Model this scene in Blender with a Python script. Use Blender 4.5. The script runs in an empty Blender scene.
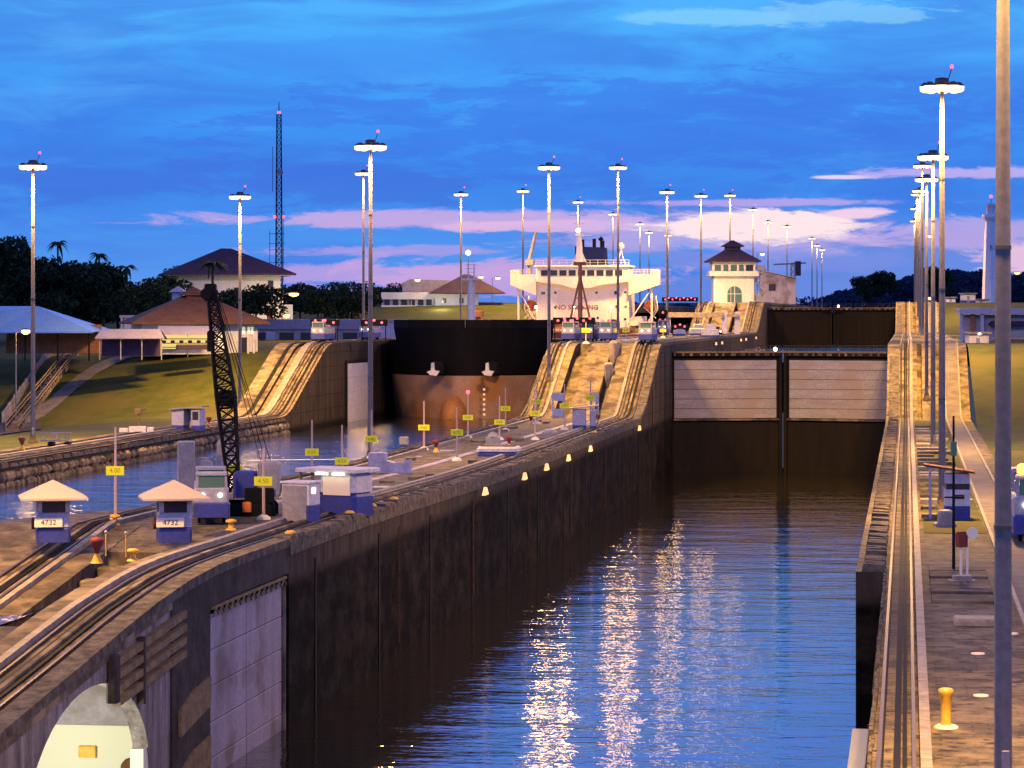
import bpy, math, random
from mathutils import Vector, Matrix, noise as mnoise
random.seed(11)
scene = bpy.context.scene
col = scene.collection
R = math.radians

# ------------------------------------------------------------------ camera
F = 2900.0                      # focal length in pixels of a 1024 px wide frame
YAW = math.atan(395.0 / F)      # camera turned left of the lock axis (+Y)
CZ = 24.5                       # camera height above the lower chamber's water
cd = bpy.data.cameras.new('camera')
cam = bpy.data.objects.new('camera', cd); col.objects.link(cam)
cam.location = (0, 0, CZ); cam.rotation_euler = (R(90), 0, YAW)
cd.sensor_width = 36; cd.lens = F / 1024 * 36; cd.shift_y = -(384 - 316) / 1024.0
cd.clip_start = 1; cd.clip_end = 9000
scene.camera = cam
scene.view_settings.view_transform = 'Standard'
scene.view_settings.look = 'None'
scene.view_settings.exposure = 0.0
scene.view_settings.gamma = 1
scene.cycles.use_denoising = True
scene.cycles.max_bounces = 5
scene.cycles.diffuse_bounces = 2
scene.cycles.glossy_bounces = 3
scene.cycles.transmission_bounces = 3
scene.cycles.transparent_max_bounces = 6
scene.cycles.sample_clamp_indirect = 6
scene.cycles.use_light_tree = True
sY, cY = math.sin(YAW), math.cos(YAW)

def at(px, d):
    """plan position (x, y) seen in column px at camera depth d"""
    u = (px - 512) / F
    return (d * (-sY + u * cY), d * (cY + u * sY))
def zat(py, d): return CZ - (py - 316) * d / F
def dep(py, z): return (CZ - z) * F / (py - 316)
def onx(px, X):
    """distance along the lock axis of the plane x = X seen in column px"""
    u = (px - 512) / F
    return X / (-sY + u * cY) * (cY + u * sY)
def dof(X, Y): return -X * sY + Y * cY

# ------------------------------------------------------------------ world (dusk sky)
w = bpy.data.worlds.new('World'); scene.world = w; w.use_nodes = True
wn, wl = w.node_tree.nodes, w.node_tree.links
wn.clear()
def N(t, **k):
    n = wn.new(t)
    for a, b in k.items(): setattr(n, a, b)
    return n
def M(op, a, b=None, c=None, clamp=False):
    n = wn.new('ShaderNodeMath'); n.operation = op; n.use_clamp = clamp
    for i, v in enumerate((a, b, c)):
        if v is None: continue
        if isinstance(v, (int, float)): n.inputs[i].default_value = v
        else: wl.new(v, n.inputs[i])
    return n.outputs[0]
def SM(v, lo, hi):
    n = wn.new('ShaderNodeMapRange'); n.interpolation_type = 'SMOOTHSTEP'
    wl.new(v, n.inputs[0]); n.inputs[1].default_value = lo; n.inputs[2].default_value = hi
    return n.outputs[0]
def MIXC(f, a, b):
    n = wn.new('ShaderNodeMix'); n.data_type = 'RGBA'
    if isinstance(f, (int, float)): n.inputs[0].default_value = f
    else: wl.new(f, n.inputs[0])
    for i, v in ((6, a), (7, b)):
        if isinstance(v, tuple): n.inputs[i].default_value = (*v, 1)
        else: wl.new(v, n.inputs[i])
    return n.outputs[2]
tc = N('ShaderNodeTexCoord')
sp = N('ShaderNodeSeparateXYZ'); wl.new(tc.outputs['Generated'], sp.inputs[0])
az = M('ARCTAN2', sp.outputs[0], sp.outputs[1])
el = M('ARCSINE', sp.outputs[2])
U = M('ADD', M('MULTIPLY', az, 29.0), 9.07)       # hundredths of a frame column; lock axis at 9.07
V = M('MULTIPLY', el, 29.0)                       # 0 horizon .. 3.16 at the top of the view
cv = N('ShaderNodeCombineXYZ'); wl.new(M('MULTIPLY', U, .32), cv.inputs[0]); wl.new(M('MULTIPLY', V, 1.5), cv.inputs[1])
def noise(scale, detail=5, rough=.55, off=0.0, dist=0.0):
    mp = N('ShaderNodeMapping'); wl.new(cv.outputs[0], mp.inputs[0]); mp.inputs[1].default_value = (off, off * .7, off)
    n = N('ShaderNodeTexNoise'); wl.new(mp.outputs[0], n.inputs[0])
    n.inputs['Scale'].default_value = scale; n.inputs['Detail'].default_value = detail
    n.inputs['Roughness'].default_value = rough; n.inputs['Distortion'].default_value = dist
    return n.outputs[0]
ramp = N('ShaderNodeValToRGB')
wl.new(M('MULTIPLY', el, 1 / 1.5708), ramp.inputs[0])
e = ramp.color_ramp.elements
def deg(x): return x / 90.0
stops = [(0, (.14, .33, .84)), (1.2, (.085, .31, .88)), (2.4, (.052, .25, .84)), (4.0, (.050, .31, .93)),
         (6.0, (.080, .45, 1.0)), (12, (.24, .46, 1.75)), (25, (.26, .42, 1.5)), (45, (.15, .19, .48)), (90, (.12, .12, .24))]
e[0].position, e[0].color = 0, (*stops[0][1], 1)
e[1].position, e[1].color = 1, (*stops[-1][1], 1)
for p, c in stops[1:-1]:
    x = e.new(deg(p)); x.color = (*c, 1)
sky = ramp.outputs[0]
big = SM(noise(1.0, 6, .6, 3.1, .8), .40, .62)
sky = MIXC(M('MULTIPLY', M('MULTIPLY', big, SM(V, 5.0, 3.0)), .55), sky, (.050, .165, .74))
pale = SM(noise(1.7, 6, .6, 7.7, .5), .52, .78)
sky = MIXC(M('MULTIPLY', M('MULTIPLY', pale, SM(V, 5.0, 3.0)), .45), sky, (.11, .46, 1.0))
def cloud(cu, cvv, ru, rv, nz, colr, amt, lo=-.2, hi=.35, k=1.6):
    global sky
    k = k * 1.7
    du = M('DIVIDE', M('SUBTRACT', U, cu), ru); dv = M('DIVIDE', M('SUBTRACT', V, cvv), rv)
    dd = M('SQRT', M('ADD', M('MULTIPLY', du, du), M('MULTIPLY', dv, dv)))
    f = M('ADD', M('SUBTRACT', 1, dd), M('MULTIPLY', M('SUBTRACT', nz, .5), k * 2))
    sky = MIXC(M('MULTIPLY', SM(f, lo, hi), amt), sky, colr)
n1 = noise(3.6, 9, .68, 1.3, .5); n2 = noise(1.9, 8, .64, 9.2, .6); n3 = noise(5.5, 8, .68, 5.5, .4)
# dark cloud banks, then the pink and cream strips of evening light
cloud(3.0, 1.35, 3.4, .22, n2, (.055, .18, .74), .75)
cloud(6.5, 1.9, 3.6, .45, n1, (.052, .18, .80), .55)
cloud(9.0, .55, 3.0, .45, n2, (.16, .25, .72), .7)
cloud(4.6, .96, 2.6, .09, n1, (.60, .42, .78), .85, k=.8)
cloud(5.4, .90, 1.3, .06, n3, (.80, .50, .78), .8, k=.8)
cloud(7.3, .84, 1.7, .27, n1, (.62, .46, .82), .6, -.2, .4, k=.9)
cloud(7.6, .90, 1.05, .17, n1, (1.0, .80, .83), 1.0, -.1, .25, k=.75)
cloud(7.5, .55, 1.5, .12, n2, (.20, .28, .78), .7, k=1.0)
cloud(7.5, 1.13, 1.5, .04, n3, (.60, .42, .80), .7, k=.7)
cloud(8.55, 1.02, .35, .06, n3, (.95, .66, .82), .9, k=.6)
cloud(3.6, .42, 1.6, .10, n1, (.52, .36, .76), .8, k=.9)
cloud(3.0, .22, 1.1, .09, n3, (.50, .36, .74), .7, k=.9)
cloud(5.0, .40, 1.5, .19, n1, (.60, .38, .74), .85, k=1.2)
cloud(4.0, .65, 1.4, .05, n3, (.50, .36, .78), .6, k=.9)
cloud(9.6, .80, 1.0, .15, n1, (.58, .42, .78), .7, k=1.0)
cloud(10.4, .55, .7, .15, n1, (.85, .55, .74), .9, k=1.0)
cloud(8.4, 1.38, .30, .022, n3, (.85, .70, .90), .9, k=.5)
cloud(9.7, 1.42, 1.1, .055, n3, (.55, .45, .88), .85, k=.8)
cloud(7.1, 2.97, .9, .085, n1, (.22, .62, .98), .8, k=.8)
cloud(8.4, 3.0, .9, .11, n3, (.24, .58, .96), .7, k=1.2)
cloud(4.0, 2.55, 2.4, .2, n2, (.06, .30, .92), .6, k=1.0)
low = SM(V, -.6, -.02)
sky = MIXC(low, (.05, .06, .09), sky)
bg = N('ShaderNodeBackground'); wl.new(sky, bg.inputs[0]); bg.inputs[1].default_value = 1.0
out = N('ShaderNodeOutputWorld'); wl.new(bg.outputs[0], out.inputs[0])

LAMP = (1.0, .53, .125)          # sodium light
MASTW = 50000.0                 # watts per tall mast

# ------------------------------------------------------------------ materials
MAT = {}
def mat(name, c, rough=.7, metal=0., c2=None, scale=1.0, streak=False, bump=0., emit=None, es=0., spec=None, stretch=None, lo=.35, hi=.68, third=None):
    m = bpy.data.materials.new(name); m.use_nodes = True
    nt = m.node_tree; b = nt.nodes['Principled BSDF']
    b.inputs['Base Color'].default_value = (*c, 1); b.inputs['Roughness'].default_value = rough
    b.inputs['Metallic'].default_value = metal
    if spec is None and rough > .75: spec = .15
    if spec is not None: b.inputs['Specular IOR Level'].default_value = spec
    if emit:
        b.inputs['Emission Color'].default_value = (*emit, 1); b.inputs['Emission Strength'].default_value = es
    if c2:
        g = nt.nodes.new('ShaderNodeNewGeometry'); mp = nt.nodes.new('ShaderNodeMapping')
        nt.links.new(g.outputs['Position'], mp.inputs[0])
        s = stretch or ((1, 1, .12) if streak else (1, 1, 1))
        mp.inputs['Scale'].default_value = s
        n = nt.nodes.new('ShaderNodeTexNoise'); n.inputs['Scale'].default_value = scale
        n.inputs['Detail'].default_value = 7; n.inputs['Roughness'].default_value = .65
        nt.links.new(mp.outputs[0], n.inputs[0])
        r = nt.nodes.new('ShaderNodeValToRGB'); nt.links.new(n.outputs[0], r.inputs[0])
        r.color_ramp.elements[0].position = lo; r.color_ramp.elements[0].color = (*c, 1)
        r.color_ramp.elements[1].position = hi; r.color_ramp.elements[1].color = (*c2, 1)
        outc = r.outputs[0]
        nf = nt.nodes.new('ShaderNodeTexNoise'); nf.inputs['Scale'].default_value = 3.5; nf.inputs['Detail'].default_value = 6; nf.inputs['Roughness'].default_value = .75
        nt.links.new(g.outputs['Position'], nf.inputs[0])
        rf = nt.nodes.new('ShaderNodeMapRange'); nt.links.new(nf.outputs[0], rf.inputs[0]); rf.inputs[1].default_value = .42; rf.inputs[2].default_value = .6; rf.inputs[3].default_value = .82; rf.inputs[4].default_value = 1.08
        mf = nt.nodes.new('ShaderNodeVectorMath'); mf.operation = 'SCALE'; nt.links.new(outc, mf.inputs[0]); nt.links.new(rf.outputs[0], mf.inputs['Scale'])
        outc = mf.outputs[0]
        if third:
            n2 = nt.nodes.new('ShaderNodeTexNoise'); n2.inputs['Scale'].default_value = third[1]; n2.inputs['Detail'].default_value = 5
            nt.links.new(g.outputs['Position'], n2.inputs[0])
            r2 = nt.nodes.new('ShaderNodeMapRange'); nt.links.new(n2.outputs[0], r2.inputs[0])
            r2.inputs[1].default_value = .5; r2.inputs[2].default_value = .62
            mx = nt.nodes.new('ShaderNodeMix'); mx.data_type = 'RGBA'
            nt.links.new(r2.outputs[0], mx.inputs[0]); nt.links.new(outc, mx.inputs[6]); mx.inputs[7].default_value = (*third[0], 1)
            outc = mx.outputs[2]
        nt.links.new(outc, b.inputs['Base Color'])
        if bump:
            bp = nt.nodes.new('ShaderNodeBump'); bp.inputs['Strength'].default_value = bump; bp.inputs['Distance'].default_value = .15
            nt.links.new(n.outputs[0], bp.inputs['Height']); nt.links.new(bp.outputs[0], b.inputs['Normal'])
    MAT[name] = m
    return m

def wallmat(name, up, up2, wet, wet2, zline):
    """concrete that has stood in lock water up to zline: black green below, weathered above, with board-mark joints"""
    m = mat(name, up, .9, spec=.05)
    nt = m.node_tree; b = nt.nodes['Principled BSDF']; L = nt.links
    g = nt.nodes.new('ShaderNodeNewGeometry')
    mp = nt.nodes.new('ShaderNodeMapping'); mp.inputs['Scale'].default_value = (.5, .5, .07); L.new(g.outputs['Position'], mp.inputs[0])
    n = nt.nodes.new('ShaderNodeTexNoise'); n.inputs['Scale'].default_value = 1.2; n.inputs['Detail'].default_value = 8; n.inputs['Roughness'].default_value = .7
    L.new(mp.outputs[0], n.inputs[0])
    n2 = nt.nodes.new('ShaderNodeTexNoise'); n2.inputs['Scale'].default_value = .9; n2.inputs['Detail'].default_value = 9; n2.inputs['Roughness'].default_value = .7
    mp2 = nt.nodes.new('ShaderNodeMapping'); mp2.inputs['Scale'].default_value = (.3, .3, .5); L.new(g.outputs['Position'], mp2.inputs[0]); L.new(mp2.outputs[0], n2.inputs[0])
    def rp(src, a, c, lo, hi):
        r = nt.nodes.new('ShaderNodeValToRGB'); L.new(src, r.inputs[0])
        r.color_ramp.elements[0].position = lo; r.color_ramp.elements[0].color = (*a, 1)
        r.color_ramp.elements[1].position = hi; r.color_ramp.elements[1].color = (*c, 1); return r.outputs[0]
    cu = rp(n.outputs[0], up, up2, .38, .68); cw = rp(n2.outputs[0], wet, wet2, .44, .66)
    sx = nt.nodes.new('ShaderNodeSeparateXYZ'); L.new(g.outputs['Position'], sx.inputs[0])
    ad = nt.nodes.new('ShaderNodeMath'); ad.operation = 'MULTIPLY_ADD'; L.new(n.outputs[0], ad.inputs[0]); ad.inputs[1].default_value = 1.6; L.new(sx.outputs[2], ad.inputs[2])
    mr = nt.nodes.new('ShaderNodeMapRange'); L.new(ad.outputs[0], mr.inputs[0]); mr.inputs[1].default_value = zline + .5; mr.inputs[2].default_value = zline + 1.3
    mx = nt.nodes.new('ShaderNodeMix'); mx.data_type = 'RGBA'; L.new(mr.outputs[0], mx.inputs[0]); L.new(cw, mx.inputs[6]); L.new(cu, mx.inputs[7])
    # pour joints: thin darker lines
    def joint(coord, period):
        a = nt.nodes.new('ShaderNodeMath'); a.operation = 'DIVIDE'; L.new(coord, a.inputs[0]); a.inputs[1].default_value = period
        f = nt.nodes.new('ShaderNodeMath'); f.operation = 'FRACT'; L.new(a.outputs[0], f.inputs[0])
        c = nt.nodes.new('ShaderNodeMath'); c.operation = 'LESS_THAN'; L.new(f.outputs[0], c.inputs[0]); c.inputs[1].default_value = .12 / period * 1.3
        return c.outputs[0]
    jj = nt.nodes.new('ShaderNodeMath'); jj.operation = 'MAXIMUM'; L.new(joint(sx.outputs[1], 10.9), jj.inputs[0]); L.new(joint(sx.outputs[2], 2.1), jj.inputs[1])
    jm = nt.nodes.new('ShaderNodeMath'); jm.operation = 'MULTIPLY'; L.new(jj.outputs[0], jm.inputs[0]); jm.inputs[1].default_value = .45
    m2 = nt.nodes.new('ShaderNodeMix'); m2.data_type = 'RGBA'; L.new(jm.outputs[0], m2.inputs[0]); L.new(mx.outputs[2], m2.inputs[6]); m2.inputs[7].default_value = (.01, .009, .008, 1)
    L.new(m2.outputs[2], b.inputs['Base Color'])
    bp = nt.nodes.new('ShaderNodeBump'); bp.inputs['Strength'].default_value = .6; bp.inputs['Distance'].default_value = .2
    L.new(n2.outputs[0], bp.inputs['Height']); L.new(bp.outputs[0], b.inputs['Normal'])
    return m

def slabmat(name, ca, cb, cc, cd_):
    """pavement slabs of mixed age: large patches plus grime"""
    m = mat(name, ca, .8)
    nt = m.node_tree; b = nt.nodes['Principled BSDF']; L = nt.links
    g = nt.nodes.new('ShaderNodeNewGeometry')
    br = nt.nodes.new('ShaderNodeTexBrick'); L.new(g.outputs['Position'], br.inputs[0])
    br.inputs['Scale'].default_value = .45; br.inputs['Color1'].default_value = (*ca, 1); br.inputs['Color2'].default_value = (*cb, 1)
    br.inputs['Mortar'].default_value = (.04, .035, .03, 1); br.inputs['Mortar Size'].default_value = .018; br.inputs['Bias'].default_value = 0
    n = nt.nodes.new('ShaderNodeTexNoise'); n.inputs['Scale'].default_value = .45; n.inputs['Detail'].default_value = 8; n.inputs['Roughness'].default_value = .7
    L.new(g.outputs['Position'], n.inputs[0])
    r = nt.nodes.new('ShaderNodeMapRange'); L.new(n.outputs[0], r.inputs[0]); r.inputs[1].default_value = .42; r.inputs[2].default_value = .62
    mx = nt.nodes.new('ShaderNodeMix'); mx.data_type = 'RGBA'; L.new(r.outputs[0], mx.inputs[0]); L.new(br.outputs[0], mx.inputs[6]); mx.inputs[7].default_value = (*cc, 1)
    n3 = nt.nodes.new('ShaderNodeTexNoise'); n3.inputs['Scale'].default_value = 1.7; n3.inputs['Detail'].default_value = 6; L.new(g.outputs['Position'], n3.inputs[0])
    r3 = nt.nodes.new('ShaderNodeMapRange'); L.new(n3.outputs[0], r3.inputs[0]); r3.inputs[1].default_value = .55; r3.inputs[2].default_value = .66
    m3 = nt.nodes.new('ShaderNodeMix'); m3.data_type = 'RGBA'; L.new(r3.outputs[0], m3.inputs[0]); L.new(mx.outputs[2], m3.inputs[6]); m3.inputs[7].default_value = (*cd_, 1)
    L.new(m3.outputs[2], b.inputs['Base Color'])
    bp = nt.nodes.new('ShaderNodeBump'); bp.inputs['Strength'].default_value = .5; bp.inputs['Distance'].default_value = .08
    L.new(n3.outputs[0], bp.inputs['Height']); L.new(bp.outputs[0], b.inputs['Normal'])
    return m

def watermat(name, base, sc_=1.0, dist=.1, rough=.06, ior=1.5, detail=3):
    m = mat(name, base, rough); nt = m.node_tree; b = nt.nodes['Principled BSDF']; L = nt.links
    b.inputs['IOR'].default_value = ior
    g = nt.nodes.new('ShaderNodeNewGeometry')
    def nz(scale, s, det):
        mp = nt.nodes.new('ShaderNodeMapping'); mp.inputs['Scale'].default_value = s; L.new(g.outputs['Position'], mp.inputs[0])
        n = nt.nodes.new('ShaderNodeTexNoise'); n.inputs['Scale'].default_value = scale; n.inputs['Detail'].default_value = det; n.inputs['Roughness'].default_value = .55
        L.new(mp.outputs[0], n.inputs[0]); return n.outputs[0]
    a = nz(sc_, (.36, 1, 1), detail); c = nz(sc_ * .16, (.5, 1, 1), 2)
    s = nt.nodes.new('ShaderNodeMath'); s.operation = 'MULTIPLY_ADD'; L.new(c, s.inputs[0]); s.inputs[1].default_value = 2.5; L.new(a, s.inputs[2])
    bp = nt.nodes.new('ShaderNodeBump'); bp.inputs['Strength'].default_value = 1.0; bp.inputs['Distance'].default_value = dist
    L.new(s.outputs[0], bp.inputs['Height']); L.new(bp.outputs[0], b.inputs['Normal'])
    return m

mat('concrete_light', (.27, .215, .135), .8, c2=(.085, .064, .04), scale=.8, bump=.5, third=((.07, .052, .038), .35))
mat('concrete_mid', (.15, .115, .08), .85, c2=(.05, .04, .03), scale=1.0, bump=.6, third=((.24, .19, .13), .3))
mat('concrete_dark', (.065, .055, .05), .85, c2=(.02, .018, .017), scale=.7, bump=.5)
mat('concrete_pale', (.33, .28, .23), .7, c2=(.16, .13, .10), scale=1.2)
wallmat('lock_face', (.075, .062, .052), (.022, .019, .017), (.004, .004, .004), (.026, .023, .020), 8.6)
wallmat('ramp_face', (.06, .048, .036), (.02, .016, .014), (.008, .007, .006), (.018, .015, .012), 8.6)
slabmat('deck', (.11, .09, .066), (.05, .042, .034), (.19, .15, .10), (.026, .021, .018))
mat('coping', (.17, .145, .115), .9, c2=(.03, .025, .022), scale=1.3, bump=1.0)
mat('groove', (.008, .007, .006), .8, c2=(.016, .013, .011), scale=.8)
mat('rail_steel', (.10, .075, .06), .5, .6, c2=(.07, .05, .04), scale=.5)
mat('rust', (.16, .07, .03), .8, c2=(.05, .03, .02), scale=1.5)
mat('grass', (.085, .09, .014), .95, c2=(.042, .052, .011), scale=.35, bump=.6, third=((.082, .075, .018), .06), lo=.3, hi=.7)
mat('path', (.20, .17, .155), .8, c2=(.11, .095, .09), scale=.6)
mat('asphalt', (.06, .055, .055), .9, c2=(.04, .038, .038), scale=.8)
mat('gate_pale', (.42, .38, .36), .6, c2=(.30, .26, .24), scale=.8, stretch=(.12, 1, 1.2), third=((.33, .27, .22), .3))
mat('gate_dark', (.020, .016, .011), .7, spec=.12, c2=(.012, .010, .008), scale=.5, bump=.4, streak=True)
mat('gate_upper', (.010, .008, .006), .7, spec=.08, c2=(.015, .012, .009), scale=.4, bump=.5, streak=True)
mat('lavender_panel', (.34, .31, .38), .6, c2=(.22, .19, .24), scale=.5, streak=True, third=((.14, .11, .12), .25))
mat('pole_steel', (.16, .155, .17), .5, .2, c2=(.12, .115, .13), scale=1.0, streak=True)
mat('lamp_housing', (.10, .09, .08), .5, .6)
mat('lamp_glow', (1, .9, .7), .5, emit=(1, .70, .30), es=2.4)
mat('small_glow', (1, .9, .7), .5, emit=(1, .52, .13), es=4.0)
mat('white_glow', (1, 1, .9), .5, emit=(1, .95, .70), es=6)
mat('window_lit', (.8, .8, .6), .4, emit=(.85, .95, .60), es=.55)
mat('warm_lit', (.8, .7, .3), .4, emit=(1, .72, .22), es=.9)
mat('red_glow', (1, .1, .1), .5, emit=(1, .08, .13), es=3.0)
mat('orange_glow', (1, .4, .1), .5, emit=(1, .32, .05), es=4)
mat('white_paint', (.62, .60, .63), .6, c2=(.50, .48, .52), scale=.8)
mat('cream_paint', (.80, .74, .60), .5, c2=(.68, .60, .46), scale=.35, streak=True)
mat('lavender_paint', (.43, .42, .55), .6, c2=(.34, .33, .45), scale=.8)
mat('grey_paint', (.33, .31, .33), .55, c2=(.22, .21, .23), scale=.9)
mat('blue_paint', (.035, .05, .30), .5, c2=(.025, .035, .2), scale=.8)
mat('tan_roof', (.42, .35, .33), .8)
mat('brown_roof', (.15, .075, .05), .85, c2=(.10, .05, .035), scale=.7)
mat('purple_roof', (.060, .040, .075), .85, c2=(.038, .027, .05), scale=.6)
mat('blue_roof', (.22, .42, .72), .4, .2, c2=(.18, .36, .62), scale=.3)
mat('glass_dark', (.03, .03, .04), .15)
mat('glass_green', (.07, .13, .11), .15, emit=(.2, .5, .35), es=.05)
mat('plaster', (.60, .62, .62), .8, c2=(.50, .50, .50), scale=.3, streak=True)
mat('brick', (.30, .15, .08), .85, c2=(.2, .1, .06), scale=.7)
mat('black_hull', (.004, .004, .005), .6, c2=(.008, .007, .008), scale=.3, streak=True, spec=.08)
mat('red_hull', (.40, .25, .19), .75, c2=(.26, .155, .12), scale=.25, third=((.30, .14, .05), .12))
mat('funnel_blue', (.008, .016, .085), .7, spec=.1)
mat('wall_glow', (1, .9, .7), .5, emit=(1, .46, .07), es=1.15)
mat('rust_orange', (.36, .18, .07), .8, c2=(.25, .10, .04), scale=.5)
mat('shed_roof', (.24, .23, .34), .6, c2=(.19, .18, .27), scale=.4)
mat('loco_white', (.36, .35, .42), .5, c2=(.27, .26, .32), scale=.8)
mat('deck_red', (.32, .12, .05), .7, c2=(.16, .07, .04), scale=.5)
mat('orange_paint', (.85, .22, .03), .5)
mat('yellow_paint', (.75, .42, .02), .5, c2=(.6, .33, .03), scale=2)
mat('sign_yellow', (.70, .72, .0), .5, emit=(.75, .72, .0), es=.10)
mat('sign_ink', (.28, .27, .02), .6)
mat('red_paint', (.17, .02, .014), .7)
mat('black_steel', (.008, .008, .009), .6, 0, spec=.1)
mat('pink_post', (.50, .36, .30), .6)
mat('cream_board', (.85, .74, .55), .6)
mat('ink', (.03, .03, .03), .6)
mat('leaf', (.030, .050, .020), .9, c2=(.010, .020, .012), scale=.5)
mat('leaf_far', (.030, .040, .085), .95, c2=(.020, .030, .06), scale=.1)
mat('bark', (.05, .04, .03), .9)
mat('stone', (.28, .22, .15), .9, c2=(.08, .065, .05), scale=.7, bump=.8)
mat('arch_wall', (.66, .66, .54), .8)
mat('arch_facing', (.30, .27, .27), .85, c2=(.08, .07, .07), scale=1.1, streak=True, bump=.4)
mat('timber', (.26, .19, .10), .8, c2=(.13, .09, .05), scale=1.6)
mat('tower_white', (.66, .68, .80), .7, c2=(.55, .56, .68), scale=.2, streak=True)
watermat('water_low', (.015, .013, .008), 1.05, .062, .03, 1.65, 3)
watermat('water_left', (.006, .008, .010), 1.3, .13, .05, 2.3, 4)

# ------------------------------------------------------------------ mesh helpers
class MB:
    def __init__(s): s.v = []; s.f = []; s.mi = []; s.sm = []
    def add(s, vs, fs, mi=0, smooth=False):
        o = len(s.v); s.v += [tuple(p) for p in vs]
        for f in fs: s.f.append(tuple(i + o for i in f)); s.mi.append(mi); s.sm.append(smooth)
    def box(s, x0, x1, y0, y1, z0, z1, mi=0):
        s.add([(x0,y0,z0),(x1,y0,z0),(x1,y1,z0),(x0,y1,z0),(x0,y0,z1),(x1,y0,z1),(x1,y1,z1),(x0,y1,z1)],
              [(0,3,2,1),(4,5,6,7),(0,1,5,4),(1,2,6,5),(2,3,7,6),(3,0,4,7)], mi)
    def bbox(s, x0, x1, y0, y1, z0, z1, b=.05, mi=0):
        """box with bevelled vertical and top edges"""
        p = lambda i, z: [(x0+b+i,y0+i,z),(x1-b-i,y0+i,z),(x1-i,y0+b+i,z),(x1-i,y1-b-i,z),(x1-b-i,y1-i,z),(x0+b+i,y1-i,z),(x0+i,y1-b-i,z),(x0+i,y0+b+i,z)]
        vs = p(0, z0) + p(0, z1 - b) + p(b * .7, z1)
        fs = [tuple(range(7, -1, -1)), tuple(range(16, 24))]
        for r in (0, 8):
            for i in range(8): fs.append((r+i, r+(i+1)%8, r+8+(i+1)%8, r+8+i))
        s.add(vs, fs, mi)
    def cyl(s, p0, p1, r0, r1=None, n=8, mi=0, cap=True, smooth=True):
        r1 = r0 if r1 is None else r1
        p0, p1 = Vector(p0), Vector(p1); d = (p1 - p0)
        if d.length < 1e-6: return
        d.normalize(); a = d.orthogonal().normalized(); b = d.cross(a)
        vs = []
        for p, r in ((p0, r0), (p1, r1)):
            for i in range(n):
                t = 2 * math.pi * i / n; vs.append(p + a * math.cos(t) * r + b * math.sin(t) * r)
        s.add(vs, [(i, (i+1)%n, n+(i+1)%n, n+i) for i in range(n)], mi, smooth)
        if cap: s.add(vs, [tuple(range(n-1, -1, -1)), tuple(range(n, 2*n))], mi)
    def tube(s, pts, r, n=6, mi=0):
        for a, b in zip(pts, pts[1:]): s.cyl(a, b, r, r, n, mi)
    def lathe(s, prof, c=(0,0,0), n=16, mi=0, smooth=True):
        vs = []
        for r, z in prof:
            for i in range(n):
                t = 2*math.pi*i/n; vs.append((c[0]+r*math.cos(t), c[1]+r*math.sin(t), c[2]+z))
        fs = []
        for k in range(len(prof)-1):
            for i in range(n): fs.append((k*n+i, k*n+(i+1)%n, (k+1)*n+(i+1)%n, (k+1)*n+i))
        s.add(vs, fs, mi, smooth)
        s.add(vs[:n], [tuple(range(n-1,-1,-1))], mi); s.add(vs[-n:], [tuple(range(n))], mi)
    def prism(s, pts, h0, h1, axis='z', mi=0):
        n = len(pts)
        def P(p, h):
            return (p[0],p[1],h) if axis=='z' else ((p[0],h,p[1]) if axis=='y' else (h,p[0],p[1]))
        vs = [P(p,h0) for p in pts] + [P(p,h1) for p in pts]
        s.add(vs, [tuple(range(n-1,-1,-1)), tuple(range(n,2*n))] + [(i,(i+1)%n,n+(i+1)%n,n+i) for i in range(n)], mi)
    def hip(s, cx, cy, wx, wy, z0, z1, ridge=0.0, mi=0, thick=.25):
        x0,x1,y0,y1 = cx-wx/2,cx+wx/2,cy-wy/2,cy+wy/2
        rx = ridge/2 if wx >= wy else 0; ry = ridge/2 if wy > wx else 0
        vs = [(x0,y0,z0),(x1,y0,z0),(x1,y1,z0),(x0,y1,z0),(x0,y0,z0-thick),(x1,y0,z0-thick),(x1,y1,z0-thick),(x0,y1,z0-thick)]
        if ridge == 0:
            vs.append((cx,cy,z1)); fs=[(0,1,8),(1,2,8),(2,3,8),(3,0,8)]
        elif rx:
            vs += [(cx-rx,cy,z1),(cx+rx,cy,z1)]; fs=[(0,1,9,8),(1,2,9),(2,3,8,9),(3,0,8)]
        else:
            vs += [(cx,cy-ry,z1),(cx,cy+ry,z1)]; fs=[(0,1,8),(1,2,9,8),(2,3,9),(3,0,8,9)]
        fs += [(0,4,5,1),(1,5,6,2),(2,6,7,3),(3,7,4,0),(7,6,5,4)]
        s.add(vs, fs, mi)
    def strip(s, x0, x1, ys, zt, lo=None, zbot=None, off=0.0, mi=0, side_mi=None):
        """solid following a height profile along y: x0,x1 numbers or functions of y"""
        fx0 = x0 if callable(x0) else (lambda y: x0); fx1 = x1 if callable(x1) else (lambda y: x1)
        o = len(s.v); n = len(ys)
        for y in ys:
            t = zt(y) + off; b = zbot if zbot is not None else t + lo
            s.v += [(fx0(y),y,b),(fx1(y),y,b),(fx1(y),y,t),(fx0(y),y,t)]
        sm = mi if side_mi is None else side_mi
        for k in range(n-1):
            a = o+k*4; b = a+4
            for f, q in (((a,b,b+1,a+1),sm),((a+1,b+1,b+2,a+2),sm),((a+2,b+2,b+3,a+3),mi),((a+3,b+3,b,a),sm)):
                s.f.append(f); s.mi.append(q); s.sm.append(False)
        a = o; b = o+(n-1)*4
        for f in ((a,a+1,a+2,a+3),(b+3,b+2,b+1,b)): s.f.append(f); s.mi.append(sm); s.sm.append(False)
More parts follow.
